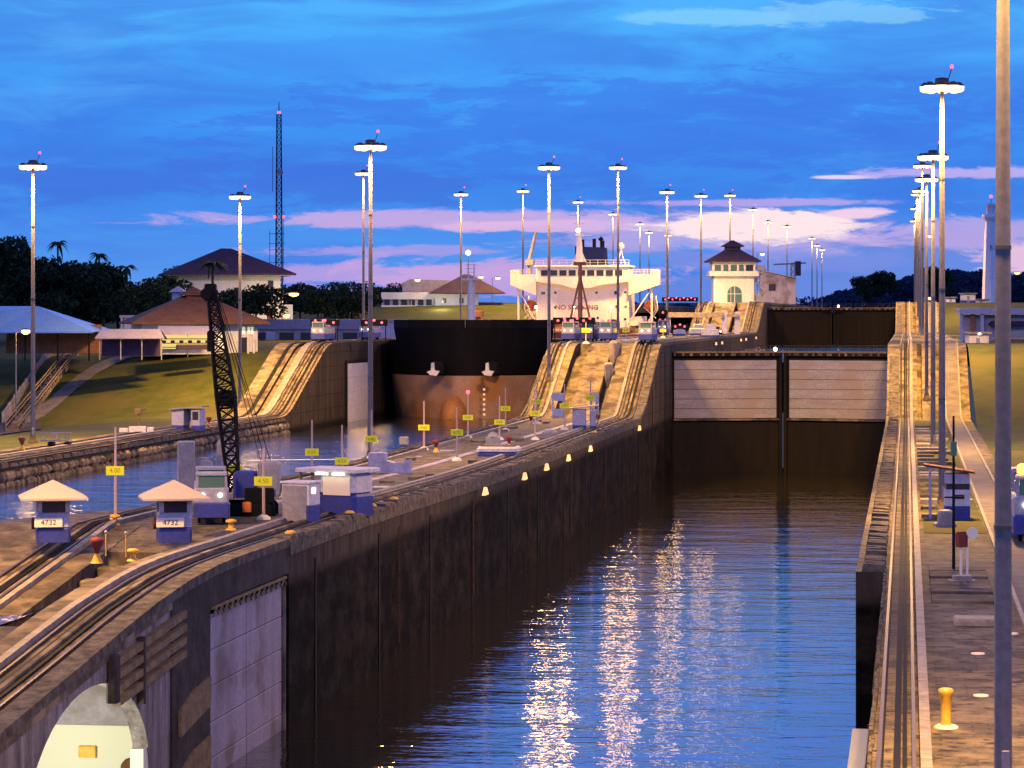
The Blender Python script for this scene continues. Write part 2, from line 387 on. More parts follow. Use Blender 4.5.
    def build(s, name, mats, parent=None, world=False, loc=None):
        me = bpy.data.meshes.new(name); me.from_pydata(s.v, [], s.f)
        for m in (mats if isinstance(mats, (list, tuple)) else [mats]): me.materials.append(MAT[m])
        me.polygons.foreach_set('material_index', s.mi); me.polygons.foreach_set('use_smooth', s.sm); me.update()
        o = bpy.data.objects.new(name, me); col.objects.link(o)
        if parent:
            o.parent = parent
            if world:
                q = parent; t = Vector((0,0,0))
                while q: t += Vector(q.location); q = q.parent
                o.location = -t
        if loc: o.location = loc
        return o
def part(parent, name, mats, fn, world=False):
    m = MB(); fn(m); return m.build(name, mats, parent, world)
def tag(o, label, cat, group=None, kind=None):
    if label: o['label'] = label
    if cat: o['category'] = cat
    if group: o['group'] = group
    if kind: o['kind'] = kind
    return o
def thing(name, label, cat, loc=(0,0,0), rz=0, group=None):
    o = bpy.data.objects.new(name, None); col.objects.link(o); o.location = loc; o.rotation_euler = (0,0,rz)
    o.empty_display_size = .5
    return tag(o, label, cat, group)
def structure(name, mb, m):
    o = mb.build(name, m); o['kind'] = 'structure'; return o
def copy_tree(o, parent=None):
    c = o.copy(); col.objects.link(c)
    if parent: c.parent = parent
    for ch in list(o.children): copy_tree(ch, c)
    return c
def text_mesh(txt, size, m, parent, loc, rot=(R(90),0,0), name='lettering', ext=.01):
    cu = bpy.data.curves.new(name, 'FONT'); cu.body = txt; cu.size = size; cu.align_x = 'CENTER'; cu.align_y = 'CENTER'; cu.extrude = ext
    t = bpy.data.objects.new(name, cu); col.objects.link(t)
    me = bpy.data.meshes.new_from_object(t.evaluated_get(bpy.context.evaluated_depsgraph_get()))
    bpy.data.objects.remove(t); bpy.data.curves.remove(cu)
    me.materials.clear(); me.materials.append(MAT[m])
    o = bpy.data.objects.new(name, me); col.objects.link(o); o.parent = parent; o.location = loc; o.rotation_euler = rot
    return o
def frange(a, b, st):
    n = max(1, int(round((b-a)/st))); return [a+(b-a)*i/n for i in range(n+1)]
# ------------------------------------------------------------------ levels of the lock
L0, L1, L2 = 10.4, 20.4, 28.0
def S(t, a=.22):
    if t <= 0: return 0.0
    if t >= 1: return 1.0
    k = 1 / (1 - a)
    if t < a: return k * t * t / (2 * a)
    if t > 1 - a: return 1 - k * (1 - t) ** 2 / (2 * a)
    return k * (t - a / 2)
def prof(y): return L0 + (L1 - L0) * S((y - 397) / 37) + (L2 - L1) * S((y - 705) / 43)
def cprof(y): return prof(y) + .75 * (1 - S((y - 170) / 110, .4))          # centre wall is a little higher near the lower gates
RIM = [(60, 3.0), (100, 6.0), (113, 7.5), (126, 9.0), (130, 9.5), (136, 10.2), (142, 10.7), (146, 11.0), (151, 11.15), (158, 11.2), (168.5, 11.15)]
def rprof(y):
    for (a, za), (b, zb) in zip(RIM, RIM[1:]):
        if a <= y <= b: return za + (zb - za) * (y - a) / (b - a)
    return RIM[0][1] if y < 60 else 11.15
def lprof(y): return 11.15 - .125 * max(0, 180 - y) + (-.0 if y > 180 else 0) - .0
def ground_z(x, y):
    z = (L0 + (L1 - L0) * S((y - 356) / 70) if x > 0 else L0 + 8.9 * S((y - 400) / 46, .3) + 1.1 * S((y - 460) / 60)) + (L2 - L1) * S((y - 690) / 75)
    if x < -94:
        z += .35 * mnoise.noise(Vector((x * .03, y * .03, 1))) * min(1, (-94 - x) / 12)
        k = max(0, min(1, (-104 - x) / 22)) * max(0, 1 - abs(y - 400) / 70)     # hollow beside the stairs
        z -= 3.0 * k
    return z
def hit(px, py, x_min=None):
    """first ground point seen in that pixel"""
    d = 150.0
    while d < 1500:
        x, y = at(px, d); z = zat(py, d)
        if ground_z(x, y) >= z: return (x, y, ground_z(x, y))
        d += .5
    return (x, y, z)

Y0, Y1 = 60.0, 1700.0
YS_L = frange(168.5, 394, 6); YS_A = frange(394, 438, 1.5); YS_M = frange(438, 702, 20); YS_B = frange(702, 750, 3); YS_U = frange(750, Y1, 60)
YALL = sorted(set(round(y, 3) for y in YS_L + YS_A + YS_M + YS_B + YS_U))
YW = sorted(set([60.0, 80.0, 100.0, 120.0, 140.0, 161.0] + YALL))

# ------------------------------------------------------------------ ground and water
def sheet(name, xs, ys, zf, m):
    b = MB(); nx = len(xs)
    vs = [(x, y, zf(x, y)) for y in ys for x in xs]
    fs = [(j*nx+i, j*nx+i+1, (j+1)*nx+i+1, (j+1)*nx+i) for j in range(len(ys)-1) for i in range(nx-1)]
    b.add(vs, fs, 0, True); return structure(name, b, m)
gy = [20, 100, 180, 260] + frange(300, 460, 5) + frange(480, 680, 40) + frange(690, 770, 8) + [900, 1200, 1700, 2600, 5000]
sheet('ground', [-3000, -900, -400, -250] + frange(-200, -94.6, 5), gy, ground_z, 'grass')
sheet('ground', frange(8.6, 60, 6) + [120, 300, 900, 3000], gy, ground_z, 'grass')
sheet('ground', [-94.6, -60, -20, 8.6], [1700, 2600, 5000], lambda x, y: L2, 'grass')
sheet('water', frange(-37, -1, 6), frange(40, 470, 43), lambda x, y: 0.0, 'water_low')
sheet('water', [-38, -20, -2], [458, 600, 768], lambda x, y: 17.2, 'water_low')
sheet('water', [-38, -20, -2], [768, 1200, 1700], lambda x, y: 25.4, 'water_low')
sheet('water', [-87, -70, -48], frange(60, 700, 80), lambda x, y: 8.0, 'water_left')
sheet('water', [-87, -70, -52], [768, 1200, 1700], lambda x, y: 25.4, 'water_left')

# ------------------------------------------------------------------ lock walls
def lumps(b, x0, x1, y0, y1, step, zf, h, rnd, mi=0, drop=.0):
    y = y0
    while y < y1:
        l = step * rnd.uniform(.55, 1.1); hh = h * rnd.uniform(.3, 1.1); dx = rnd.uniform(-.12, .12)
        za, zb = zf(y), zf(y + l * .9)
        X0, X1 = x0 + dx * .5, x1 + dx * .3
        b.add([(X0,y,za-drop),(X1,y,za-drop),(X1,y+l*.9,zb-drop),(X0,y+l*.9,zb-drop),(X0+.1,y+.1,za+hh),(X1-.1,y+.08,za+hh*rnd.uniform(.6,1)),(X1-.1,y+l*.8,zb+hh*.9),(X0+.1,y+l*.8,zb+hh)],
              [(0,3,2,1),(4,5,6,7),(0,1,5,4),(1,2,6,5),(2,3,7,6),(3,0,4,7)], mi)
        y += l
rnd = random.Random(5)

def seg_body(b, x0, x1, ysegs, zf, zbot, mats_i):
    for ys, mi in zip(ysegs, mats_i): b.strip(x0, x1, ys, zf, zbot=zbot, mi=mi, side_mi=3 if mi != 1 else 4)

# ---- centre wall
cw = thing('centre_wall', 'long concrete lock wall between the two lanes, with towing tracks and two steep ramps', 'lock wall', (-45, 170, 0))
def f(b):
    segs = [YS_L, YS_A, YS_M, YS_B, YS_U]
    zpit = lambda y: cprof(y) - 1.9 * (1 if 400 < y < 436 or 708 < y < 747 else 0)
    for x0, x1, z in ((-53, -48.9, cprof), (-48.9, -46.7, zpit), (-46.7, -43.4, cprof), (-43.4, -42.2, zpit), (-42.2, -36.3, cprof)):
        for j, (ys, mi) in enumerate(zip(segs, (0, 1, 0, 1, 0))):
            if j == 0 and x0 < -43: ys = [180.0] + [q for q in ys if q > 181]
            if j == 0 and x1 == -36.3: b.strip(-43.4, -42.2, ys, z, zbot=-4, mi=mi, side_mi=2) if False else None
            b.strip(x0, x1, ys, z, zbot=-4, mi=mi, side_mi=3 if x1 == -36.3 or x0 == -53 else 2)
f.__doc__ = None
part(cw, 'wall_body', ['deck', 'concrete_light', 'concrete_mid', 'lock_face'], f, True)
def f(b):   # lower foreground end of the wall
    le = lambda y: -53 - max(0, 200 - y) * .34
    b.strip(le, -53, frange(150, 200, 5), lambda y: min(cprof(y), lprof(y)) - .02, zbot=-4, mi=0, side_mi=2)
    ys = frange(60, 180, 4)
    b.strip(le, -48.4, ys, lprof, zbot=-4, mi=1, side_mi=1)
    b.strip(-48.4, -41.6, [60, 100, 141], lambda y: 8.9, lo=-.5, mi=2, side_mi=2)
    b.strip(-48.4, -41.6, [141.1, 150, 160, 172], lambda y: min(lprof(y), 10) - 1.7, zbot=-4, mi=2, side_mi=2)
    b.strip(-48.4, -41.6, frange(172, 180, 4), lambda y: lprof(y) - .05, zbot=-4, mi=0, side_mi=1)
    b.strip(-41.6, -38.2, frange(141, 168.5, 3), rprof, zbot=-4, mi=1, side_mi=1)
    b.strip(-38.2, -36.3, [141, 145, 149], rprof, zbot=-4, mi=1, side_mi=2)
    b.strip(-38.2, -36.3, frange(149, 168.5, 4), rprof, lo=-1.9, mi=1, side_mi=2)
    b.strip(-41.6, -36.3, frange(60, 141, 5), rprof, lo=-.75, mi=1, side_mi=1)
part(cw, 'lower_end', ['deck', 'concrete_mid', 'concrete_dark', 'lock_face'], f, True)
def f(b):   # cross beams and blocks in the pit between the tracks
    for y in (170.2, 166.5, 157.5, 152.5, 147.5, 143):
        b.bbox(-48.3, -41.7, y - .8, y + .8, lprof(y) - 2.2, lprof(y) - .55, .1)
    b.bbox(-47.0, -42.3, 159.5, 162.5, 7.0, lprof(161) + .2, .2, 1)
    b.bbox(-46.2, -42.8, 163.4, 165.0, 8.0, lprof(166) + .1, .2, 1)
part(cw, 'cross_beam', ['concrete_light', 'grey_paint'], f, True)
def f(b):   # arched facing under the right-hand track
    c, a, z0, h = 127.0, 10.2, 2.2, 5.6
    ys = [60, 80, 100, c - a] + [c - a * math.cos(math.pi * i / 20) for i in range(1, 20)] + [c + a, 139, 141]
    vs = []; fs = []
    def lowz(y): return z0 + h * math.sqrt(max(0, 1 - ((y - c) / a) ** 2)) if abs(y - c) < a else -4
    pts = []
    for y in ys:
        lo = lowz(y)
        if abs(y - (c - a)) < 1e-6: pts += [(y, -4), (y, z0)]
        elif abs(y - (c + a)) < 1e-6: pts += [(y, z0), (y, -4)]
        else: pts.append((y, lo))
    for i, (y, lo) in enumerate(pts):
        top = rprof(y) - .76
        vs += [(-37.2, y, lo), (-36.42, y, lo), (-36.42, y, top), (-37.2, y, top)]
    for i in range(len(pts) - 1):
        A = i*4; B = A+4
        fs += [(A,B,B+1,A+1),(A+1,B+1,B+2,A+2),(A+2,B+2,B+3,A+3),(A+3,B+3,B,A)]
    b.add(vs, fs, 0)
part(cw, 'arch_facing', ['arch_facing'], f, True)
def f(b):
    b.box(-50, -37.2, 140.4, 140.95, -3, 4.1, 0); b.box(-50, -37.2, 140.5, 140.96, 4.1, 8.35, 1)
    b.box(-49.5, -49.0, 60, 140.4, -3, 8.0, 0); b.box(-37.15, -36.5, 136.2, 137.4, -3, 3.6, 0)
    b.box(-47, -37.2, 60, 140.4, -3, -.6, 1)
aw = part(cw, 'vault_wall', ['arch_wall', 'lavender_panel'], f, True)
def f(b):
    for h in (0, .9):
        b.tube([(-46.5, 134, 2.4 + h), (-42, 138.5, -1.0 + h)], .07)
    for t in (0, .5, 1): b.cyl((-46.5 + 4.5*t, 134 + 4.5*t, 1.4 - 3.4*t), (-46.5 + 4.5*t, 134 + 4.5*t, 3.3 - 3.4*t), .05)
part(cw, 'handrail', 'yellow_paint', f, True)
ld = bpy.data.lights.new('vault_light', 'POINT'); ld.energy = 6500; ld.color = (1, .95, .70); ld.shadow_soft_size = .3
lo = bpy.data.objects.new('vault_light', ld); col.objects.link(lo); lo.parent = cw; lo.location = (-42 + 45, 129 - 170, 4.0)
part(cw, 'vault_lamp', 'white_glow', lambda b: b.bbox(-42.3, -41.7, 128.8, 129.2, 4.4, 4.55, .03), True)
part(cw, 'wall_plate', 'yellow_paint', lambda b: b.bbox(-40.9, -40.0, 140.2, 140.38, 2.5, 3.1, .05), True)
part(cw, 'round_fitting', 'rust', lambda b: b.cyl((-38.3, 140.38, 2.1), (-38.3, 140.0, 2.1), .42, .38, 14), True)
def f(b):   # timber fender rack on the face below the track
    for k in range(4):
        q0, q1 = rprof(131) - 1.3 - k*.62, rprof(143) - 1.5 - k*.66
        b.add([(-36.4, 130.5, q0), (-36.05, 130.5, q0), (-36.05, 143, q1), (-36.4, 143, q1), (-36.4, 130.5, q0 + .35), (-36.05, 130.5, q0 + .35), (-36.05, 143, q1 + .35), (-36.4, 143, q1 + .35)],
              [(0,3,2,1),(4,5,6,7),(0,1,5,4),(1,2,6,5),(2,3,7,6),(3,0,4,7)])
part(cw, 'timber_fender', 'timber', f, True)
def f(b):
    b.bbox(-36.45, -35.95, 129.4, 130.2, 6.7, rprof(127) - .2, .1, 0)
    b.bbox(-36.4, -36.0, 134.6, 134.9, 6.0, 9.2, .05, 0)
part(cw, 'fender_post', 'concrete_dark', f, True)
def f(b):
    for z, h in ((3.3, 1.5), (.2, 1.5)):
        pts = [(142.2, z), (148.6, z + .8), (148.6, z + .8 + h), (145, z + .5 + h), (142.2, z - .2 + h)]
        b.prism(pts, -36.32, -36.15, 'x')
part(cw, 'rubbing_board', 'timber', f, True)
def tracks(root, sgn, edge, ys, zf, w=1.0, gauge=1.8, label='rail', two=False):
    """edge: x of the chamber rim, sgn: direction away from the water"""
    X = lambda a, b_: (min(edge + sgn*a, edge + sgn*b_), max(edge + sgn*a, edge + sgn*b_))
    for a in (w + .35, w + .35 + gauge):
        part(root, 'rail', 'rail_steel', lambda b: b.strip(*X(a - .07, a + .07), ys, zf, lo=-.22, off=.16), True)
    c = w + .35 + gauge / 2
    part(root, 'rack_groove', 'groove', lambda b: (b.strip(*X(c - .42, c - .14), ys, zf, lo=-.12, off=.1), b.strip(*X(c + .14, c + .42), ys, zf, lo=-.12, off=.1)), True)
    part(root, 'rack_beam', 'concrete_mid', lambda b: b.strip(*X(c - .13, c + .13), ys, zf, lo=-.3, off=.24), True)
    k = w + gauge + .75
    part(root, 'kerb_beam', 'concrete_pale', lambda b: b.strip(*X(k, k + .4), ys, zf, lo=-.4, off=.3), True)
tracks(cw, -1, -36.3, YALL, cprof)
tracks(cw, 1, -53.0, [180.0] + [q for q in YALL if q > 181], cprof, w=.05)
tracks(cw, -1, -36.3, frange(60, 168.5, 4), rprof)
tracks(cw, 1, -53.0, frange(60, 180, 4), lprof, w=.05)
def f(b):
    b.strip(-37.3, -36.22, frange(168.6, 397, 6), cprof, lo=-.9, off=.05); lumps(b, -37.35, -36.2, 168.6, 397, 2.6, cprof, .30, rnd, 0, .12)
    b.strip(-37.35, -36.25, frange(397, Y1, 9), cprof, lo=-.5, off=.12)
    b.strip(-37.35, -36.25, frange(60, 168.4, 6), rprof, lo=-.5, off=.15)
part(cw, 'coping', 'coping', f, True)
part(cw, 'coping', 'coping', lambda b: (lumps(b, -53.2, -52.85, 200, 397, 2.2, cprof, .22, rnd, 0, .2), b.strip(-53.1, -52.86, frange(397, Y1, 9), cprof, lo=-.5, off=.1)), True)
part(cw, 'walkway', 'lavender_panel', lambda b: b.strip(lambda y: -46.0 + (y - 200) * .012, lambda y: -45.1 + (y - 200) * .012, frange(200, 396, 10), cprof, lo=-.1, off=.05), True)
def f(b):
    r = random.Random(8)
    for i in range(26):
        y = r.uniform(205, 388); x = r.choice([r.uniform(-44.5, -41), r.uniform(-50, -46.6)]); l = r.uniform(.8, 3.2); ww = r.uniform(.5, 1.5)
        b.bbox(x, x + ww, y, y + l, cprof(y) - .1, cprof(y) + r.uniform(.08, .35), .04, r.choice([0, 0, 0, 0, 1, 2]))
part(cw, 'hatch_cover', ['concrete_light', 'timber', 'grey_paint'], f, True)
def ramp_lintel(b, y, x0, x1, z): b.bbox(x0, x1, y, y + 1.2, z, z + .9, .1)
for (x0, x1) in ((-48.7, -46.9), (-43.35, -42.2)):       # white framed stair gates at the foot of the ramp
    part(cw, 'stair_gate', ['white_paint', 'glass_dark'], lambda b: (b.box(x0, x0+.25, 398.5, 398.8, cprof(398.5), cprof(398.5)+3.4), b.box(x1-.25, x1, 398.5, 398.8, cprof(398.5), cprof(398.5)+3.4),
        b.box(x0+.25, x1-.25, 398.5, 398.8, cprof(398.5)+2.3, cprof(398.5)+3.4), b.box(x0+.25, x1-.25, 398.6, 398.7, cprof(398.5)+.1, cprof(398.5)+1.2)), True)
part(cw, 'stair_block', ['concrete_pale', 'concrete_light'], lambda b: (b.bbox(-43.4, -42.2, 424, 431, 17.5, L1 + .5, .4, 0), b.bbox(-43.4, -42.2, 417, 419, 14, 17.8, .3, 0)), True)
for i, (px, py) in enumerate([(484.5, 493), (524, 476), (546, 467), (568, 459), (590, 450), (639, 431)]):
    y = onx(px, -36.2); z = cprof(y) - 1.2
    o = MB(); o.prism([(-1.1, -.3), (1.1, -.3), (.6, .05), (0, .38), (-.4, .05)], 0, .3, 'x'); o = o.build('wall_lamp', 'wall_glow', cw); o.location = (-36.28 + 45, y - 170, z)
for px in (716, 722, 741, 746, 756):
    y = onx(px, -36.2)
    o = MB(); o.prism([(-1.2, -.25), (1.2, -.25), (0, .3)], 0, .25, 'x'); o = o.build('wall_lamp', 'wall_glow', cw); o.location = (-36.28 + 45, y - 170, cprof(y) - 1.2)
for px in (293, 352, 374, 396, 596):
    y = onx(px, -36.6)
    o = MB(); o.lathe([(.32, 0), (.34, .1), (.18, .2)], n=10); o = o.build('orange_bumper', 'yellow_paint', cw); o.location = (-36.75 + 45, y - 170, cprof(y) + .25)

# ---- right wall
rw = thing('side_wall', 'concrete lock wall on the right of the near chamber, its stony coping lit yellow', 'lock wall', (3, 90, 0))
def f(b):
    segs = [[161.0] + YS_L[1:], YS_A, YS_M, YS_B, YS_U]
    zpit = lambda y: prof(y) - 1.8 * (1 if 400 < y < 436 or 708 < y < 747 else 0)
    for x0, x1, z in ((-2.8, 1.4, prof), (1.4, 2.1, zpit), (2.1, 3.6, prof), (3.6, 4.7, zpit), (4.7, 8.6, prof)):
        for ys, mi in zip(segs, (0, 1, 0, 1, 0)): b.strip(x0, x1, ys, z, zbot=-4, mi=mi, side_mi=3 if x0 == -2.8 else 2)
    b.strip(-1.25, 8.6, [60, 100, 140, 161.0], prof, zbot=-4, mi=0, side_mi=3)
part(rw, 'wall_body', ['deck', 'concrete_light', 'concrete_mid', 'lock_face'], f, True)
yr = [60.0, 90, 120, 140] + [161.0] + YALL[1:]
X = lambda a, b_: (a, b_)
part(rw, 'rail', 'rail_steel', lambda b: b.strip(-.95, -.82, yr, prof, lo=-.22, off=.16), True)
part(rw, 'rail', 'rail_steel', lambda b: b.strip(.16, .29, yr, prof, lo=-.22, off=.16), True)
part(rw, 'rack_groove', 'groove', lambda b: (b.strip(-.42, -.2, yr, prof, lo=-.12, off=.1), b.strip(-.14, .0, yr, prof, lo=-.12, off=.08), b.strip(-.8, -.74, yr, prof, lo=-.12, off=.08)), True)
part(rw, 'kerb_beam', 'concrete_pale', lambda b: b.strip(.42, .78, yr, prof, lo=-.4, off=.32), True)
def f(b):
    b.strip(-2.4, -1.2, frange(161.2, 397, 6), prof, lo=-.9, off=.05); lumps(b, -2.45, -1.15, 161, 397, 1.5, prof, .42, rnd, 0, .1)
    b.strip(-2.45, -1.15, frange(397, Y1, 9), prof, lo=-.5, off=.12)
    lumps(b, -1.32, -1.0, 62, 160.8, 1.8, prof, .25, rnd, 0, .9)
part(rw, 'coping', 'coping', f, True)
part(rw, 'track_bed', 'path', lambda b: b.strip(5.4, 7.2, [60, 100, 161] + YALL[1:], prof, lo=-.1, off=.05), True)
for x in (5.2, 7.2): part(rw, 'kerb_beam', 'concrete_pale', lambda b: b.strip(x, x + .2, [60, 100, 161] + YALL[1:], prof, lo=-.3, off=.22), True)
def f(b):
    r = random.Random(3)
    for i in range(22):
        y = 205 + i * 7.8 + r.uniform(-1.5, 1.5); b.bbox(1.0, r.uniform(2.6, 4.9), y, y + r.uniform(.9, 1.8), prof(y) - .1, prof(y) + r.uniform(.15, .4), .05, r.choice([0, 0, 1]))
part(rw, 'cross_beam', ['concrete_pale', 'concrete_light'], f, True)
part(rw, 'grass_verge', 'grass', lambda b: b.strip(1.1, 5.1, frange(190, 394, 12), prof, lo=-.05, off=.035), True)
def f(b):
    for i in range(5): b.bbox(1.2, 4.3, 144 + i*4.3, 147.2 + i*4.3, L0 - .1, L0 + .14 + .05*(i % 2), .05, 0)
part(rw, 'grating', 'concrete_mid', f, True)
part(rw, 'tread_plate', 'concrete_pale', lambda b: b.bbox(2.1, 4.3, 133.5, 135.5, L0 - .1, L0 + .3, .1), True)
for px, py in ((978, 654), (981, 696), (1012, 634)):
    x, y = at(px, dep(py, L0)); part(rw, 'cover_disc', 'cream_board', lambda b: b.cyl((x, y, L0 - .05), (x, y, L0 + .05), .30, .28, 20), True)

# ---- left wall
lw = thing('bank_wall', 'concrete lock wall and rubble bank on the grassy far side of the left lane', 'lock wall', (-90, 200, 0))
def f(b):
    segs = [frange(100, 394, 7), YS_A, YS_M, YS_B, YS_U]
    for x0, x1, d_ in ((-94.6, -91.3, 0), (-91.3, -90.3, .5), (-90.3, -86.5, 0)):
        for ys, mi in zip(segs, (0, 1, 0, 1, 0)): b.strip(x0, x1, ys, (lambda y: prof(y) - d_), zbot=4, mi=mi, side_mi=2)
part(lw, 'wall_body', ['concrete_mid', 'concrete_light', 'ramp_face'], f, True)
yl = [100.0, 130.0] + YALL
tracks(lw, -1, -86.5, yl, prof, w=.1, gauge=1.8)
part(lw, 'kerb_beam', 'concrete_pale', lambda b: b.strip(-90.3, -89.5, yl, prof, lo=-.2, off=.06), True)
part(lw, 'rack_groove', 'groove', lambda b: b.strip(-92.6, -92.0, yl, prof, lo=-.2, off=.07), True)
part(lw, 'coping', 'coping', lambda b: lumps(b, -87.0, -86.3, 100, 397, 3.5, lambda y: prof(y) - .35, .3, rnd, 0, .25), True)
def f(b):
    r = random.Random(21)
    y = 120.0
    while y < 400:
        for z in (8.1, 9.0):
            l = r.uniform(.7, 1.7); rr = r.uniform(.35, .62); cx = -86.45 + r.uniform(-.15, .25)
            prof_ = []; n = 7; vs = []
            for k, (q, zz) in enumerate(((.5, -1), (1, -.35), (.95, .35), (.45, .9))):
                for i in range(n):
                    t = 2*math.pi*i/n; vs.append((cx + rr*q*math.cos(t)*r.uniform(.8,1.1), y + l*.6*q*math.sin(t), z + rr*zz))
            fs = [(k*n+i, k*n+(i+1)%n, (k+1)*n+(i+1)%n, (k+1)*n+i) for k in range(3) for i in range(n)] + [tuple(range(n-1,-1,-1)), tuple(range(3*n,4*n))]
            b.add(vs, fs)
        y += r.uniform(.9, 1.7)
o = part(lw, 'rubble', 'stone', f, True); o['kind'] = 'stuff'

# ------------------------------------------------------------------ lock gates
def gate_leaf(label, hx, hy, cx_, cy_, z0, z1, zs, front, panels, group=None, pw=True):
    L = math.hypot(cx_ - hx, cy_ - hy); ang = math.atan2(cy_ - hy, cx_ - hx)
    g = thing('lock_gate_leaf', label, 'lock gate', (hx, hy, z0), ang, group)
    s = -1 if abs(ang) < R(90) else 1        # side facing the camera in local y
    def f(b): b.bbox(0, L, *sorted((0, -s * 1.8)), 0, z1 - z0, .05)
    part(g, 'leaf_body', 'gate_dark' if panels else 'gate_upper', f)
    if panels:
        def f(b):
            x0, x1 = .25, L - .9
            n = 6; H = (z1 - 1.1 - zs) / n
            for k in range(n): b.bbox(x0, x1, *sorted((s * .02, s * .22)), zs - z0 + k*H + .04, zs - z0 + (k+1)*H - .03, .03)
        part(g, 'upper_plating', 'gate_pale', f)
        part(g, 'water_line_ledge', 'concrete_mid', lambda b: b.bbox(.1, L - .5, *sorted((s*.02, s*.4)), zs - z0 - .35, zs - z0 - .05, .04))
    else:
        def f(b):
            for k in range(8): b.box(.2, L - .4, *sorted((s*.01, s*.12)), 1 + k*1.2, 1.12 + k*1.2)
            for k in range(9): b.box(.3 + k*(L-1)/8.2, .5 + k*(L-1)/8.2, *sorted((s*.01, s*.14)), .2, z1 - z0 - .8)
        part(g, 'plate_rib', 'gate_dark', f)
    part(g, 'mitre_post', 'gate_dark', lambda b: b.cyl((L - .25, s*.25, 0), (L - .25, s*.25, z1 - z0 - .3), .28, .28, 10))
    def f(b):
        b.bbox(0, L, *sorted((s*.6, -s*1.0)), z1 - z0 + .02, z1 - z0 + .25, .04)
        b.bbox(.1, L - .1, *sorted((s*.3, s*.62)), z1 - z0 - .5, z1 - z0 + .01, .05, 1)
        r_ = random.Random(4)
        for k in range(int(L/1.3)): a_ = .2 + k*1.3 + r_.uniform(-.2, .2); b.bbox(a_, a_ + r_.uniform(.2, .9), *sorted((s*.63, s*.72)), z1 - z0 - .42, z1 - z0 - .05, .03, 2)
    part(g, 'walkway', ['timber' if panels else 'concrete_mid', 'gate_dark', 'concrete_mid'], f)
    def f(b):
        for k in range(12): b.cyl((.4 + k*(L-.8)/11, s*.55, z1 - z0 + .2), (.4 + k*(L-.8)/11, s*.55, z1 - z0 + 1.2), .03, .03, 5)
        for h in (.7, 1.2): b.cyl((.4, s*.55, z1 - z0 + h), (L - .4, s*.55, z1 - z0 + h), .025, .025, 5)
    part(g, 'railing', 'rail_steel', f)
    return g
gl = gate_leaf('near pale-topped mitre gate leaf beside the centre wall, its left half in shade', -36.3, 452, -19.5, 457, -3, 18.7, 8.5, 1, True)
g2 = gate_leaf('near pale-topped mitre gate leaf beside the right wall, brightly lit', -2.6, 452, -19.1, 457, -3, 18.7, 8.5, 1, True)
g3 = gate_leaf('far dark brown mitre gate leaf, left of the pair', -36.3, 764, -19.7, 769, 14, 26.5, 20, 1, False)
g4 = gate_leaf('far dark brown mitre gate leaf, right of the pair', -2.6, 764, -19.1, 769, 14, 26.5, 20, 1, False)
for g, xx in ((gl, 16.5), (g4, 16.0)):
    m = MB(); m.lathe([(.1, 0), (.3, .2), (.3, .5), (.1, .65)], (xx, 0, (18.7 if g is gl else 26.5) - g.location.z + .25), 10); m.build('gate_light', 'white_glow', g)
rl = thing('recessed_gate_leaf', 'pale lavender gate leaf folded back into the centre wall at lower left', 'lock gate', (-37.2, 149.5, -1))
def f(b):
    b.box(-.6, .45, .1, 18.6, 0, 9.6, 1)
    for k in range(5):
        for j in range(2): b.bbox(.47, .56, .2 + j*9.2, 9.3 + j*9.2, .1 + k*1.92, 1.95 + k*1.92, .025, 0)
part(rl, 'plating', ['lavender_panel', 'gate_dark'], f)
part(rl, 'edge_post', 'concrete_mid', lambda b: b.cyl((.6, 18.75, 0), (.6, 18.75, 9.8), .18, .18, 10))
def f(b):
    b.bbox(-.5, .9, 0, 18.5, 10.0, 10.15, .03)
    for k in range(14): b.tube([(.85, .3 + k*1.3, 9.62), (.85, .95 + k*1.3, 10.0), (.85, 1.6 + k*1.3, 9.62)], .06, 5)
part(rl, 'lattice_walkway', 'timber', f)
l2 = thing('recessed_gate_leaf', 'pale grey gate leaf folded into the left lane wall beside the ship bow', 'lock gate', (-86.5, 443, 6))
def f(b):
    for k in range(5): b.bbox(-.1, .3, .1, 17.5, .1 + k*2.2, 2.27 + k*2.2, .04)
part(l2, 'plating', 'white_paint', f)
part(l2, 'frame', 'gate_dark', lambda b: (b.box(-.1, .4, -.4, .05, 0, 11.6), b.box(-.1, .4, 17.55, 18, 0, 11.6), b.box(-.1, .4, .05, 17.55, 11.15, 11.6)))
l3 = thing('recessed_gate_leaf', 'narrow pale green gate edge at the foot of the right wall, bottom of frame', 'lock gate', (-2.1, 112, -1))
part(l3, 'plating', 'arch_wall', lambda b: [b.bbox(-.35, .4, .1, 20, .1 + k*1.7, 1.75 + k*1.7, .04) for k in range(4)])
part(l3, 'edge_post', 'gate_dark', lambda b: b.cyl((.5, 20.2, 0), (.5, 20.2, 7), .2, .2, 8))

def f(b):
    r = random.Random(31); y = 176.0
    while y < 440:
        zt_ = cprof(y) - 1.6; b.box(-36.32, -36.24, y, y + .5, -1, zt_)
        y += 21.8
part(cw, 'ladder_recess', 'groove', f, True)
def f(b):
    r = random.Random(12)
    for i in range(70):
        y = r.uniform(172, 440); z0 = r.uniform(1.0, 7.6); b.bbox(-36.31, -36.27, y, y + r.uniform(.6, 4.5), z0, z0 + r.uniform(.15, .8), .02)

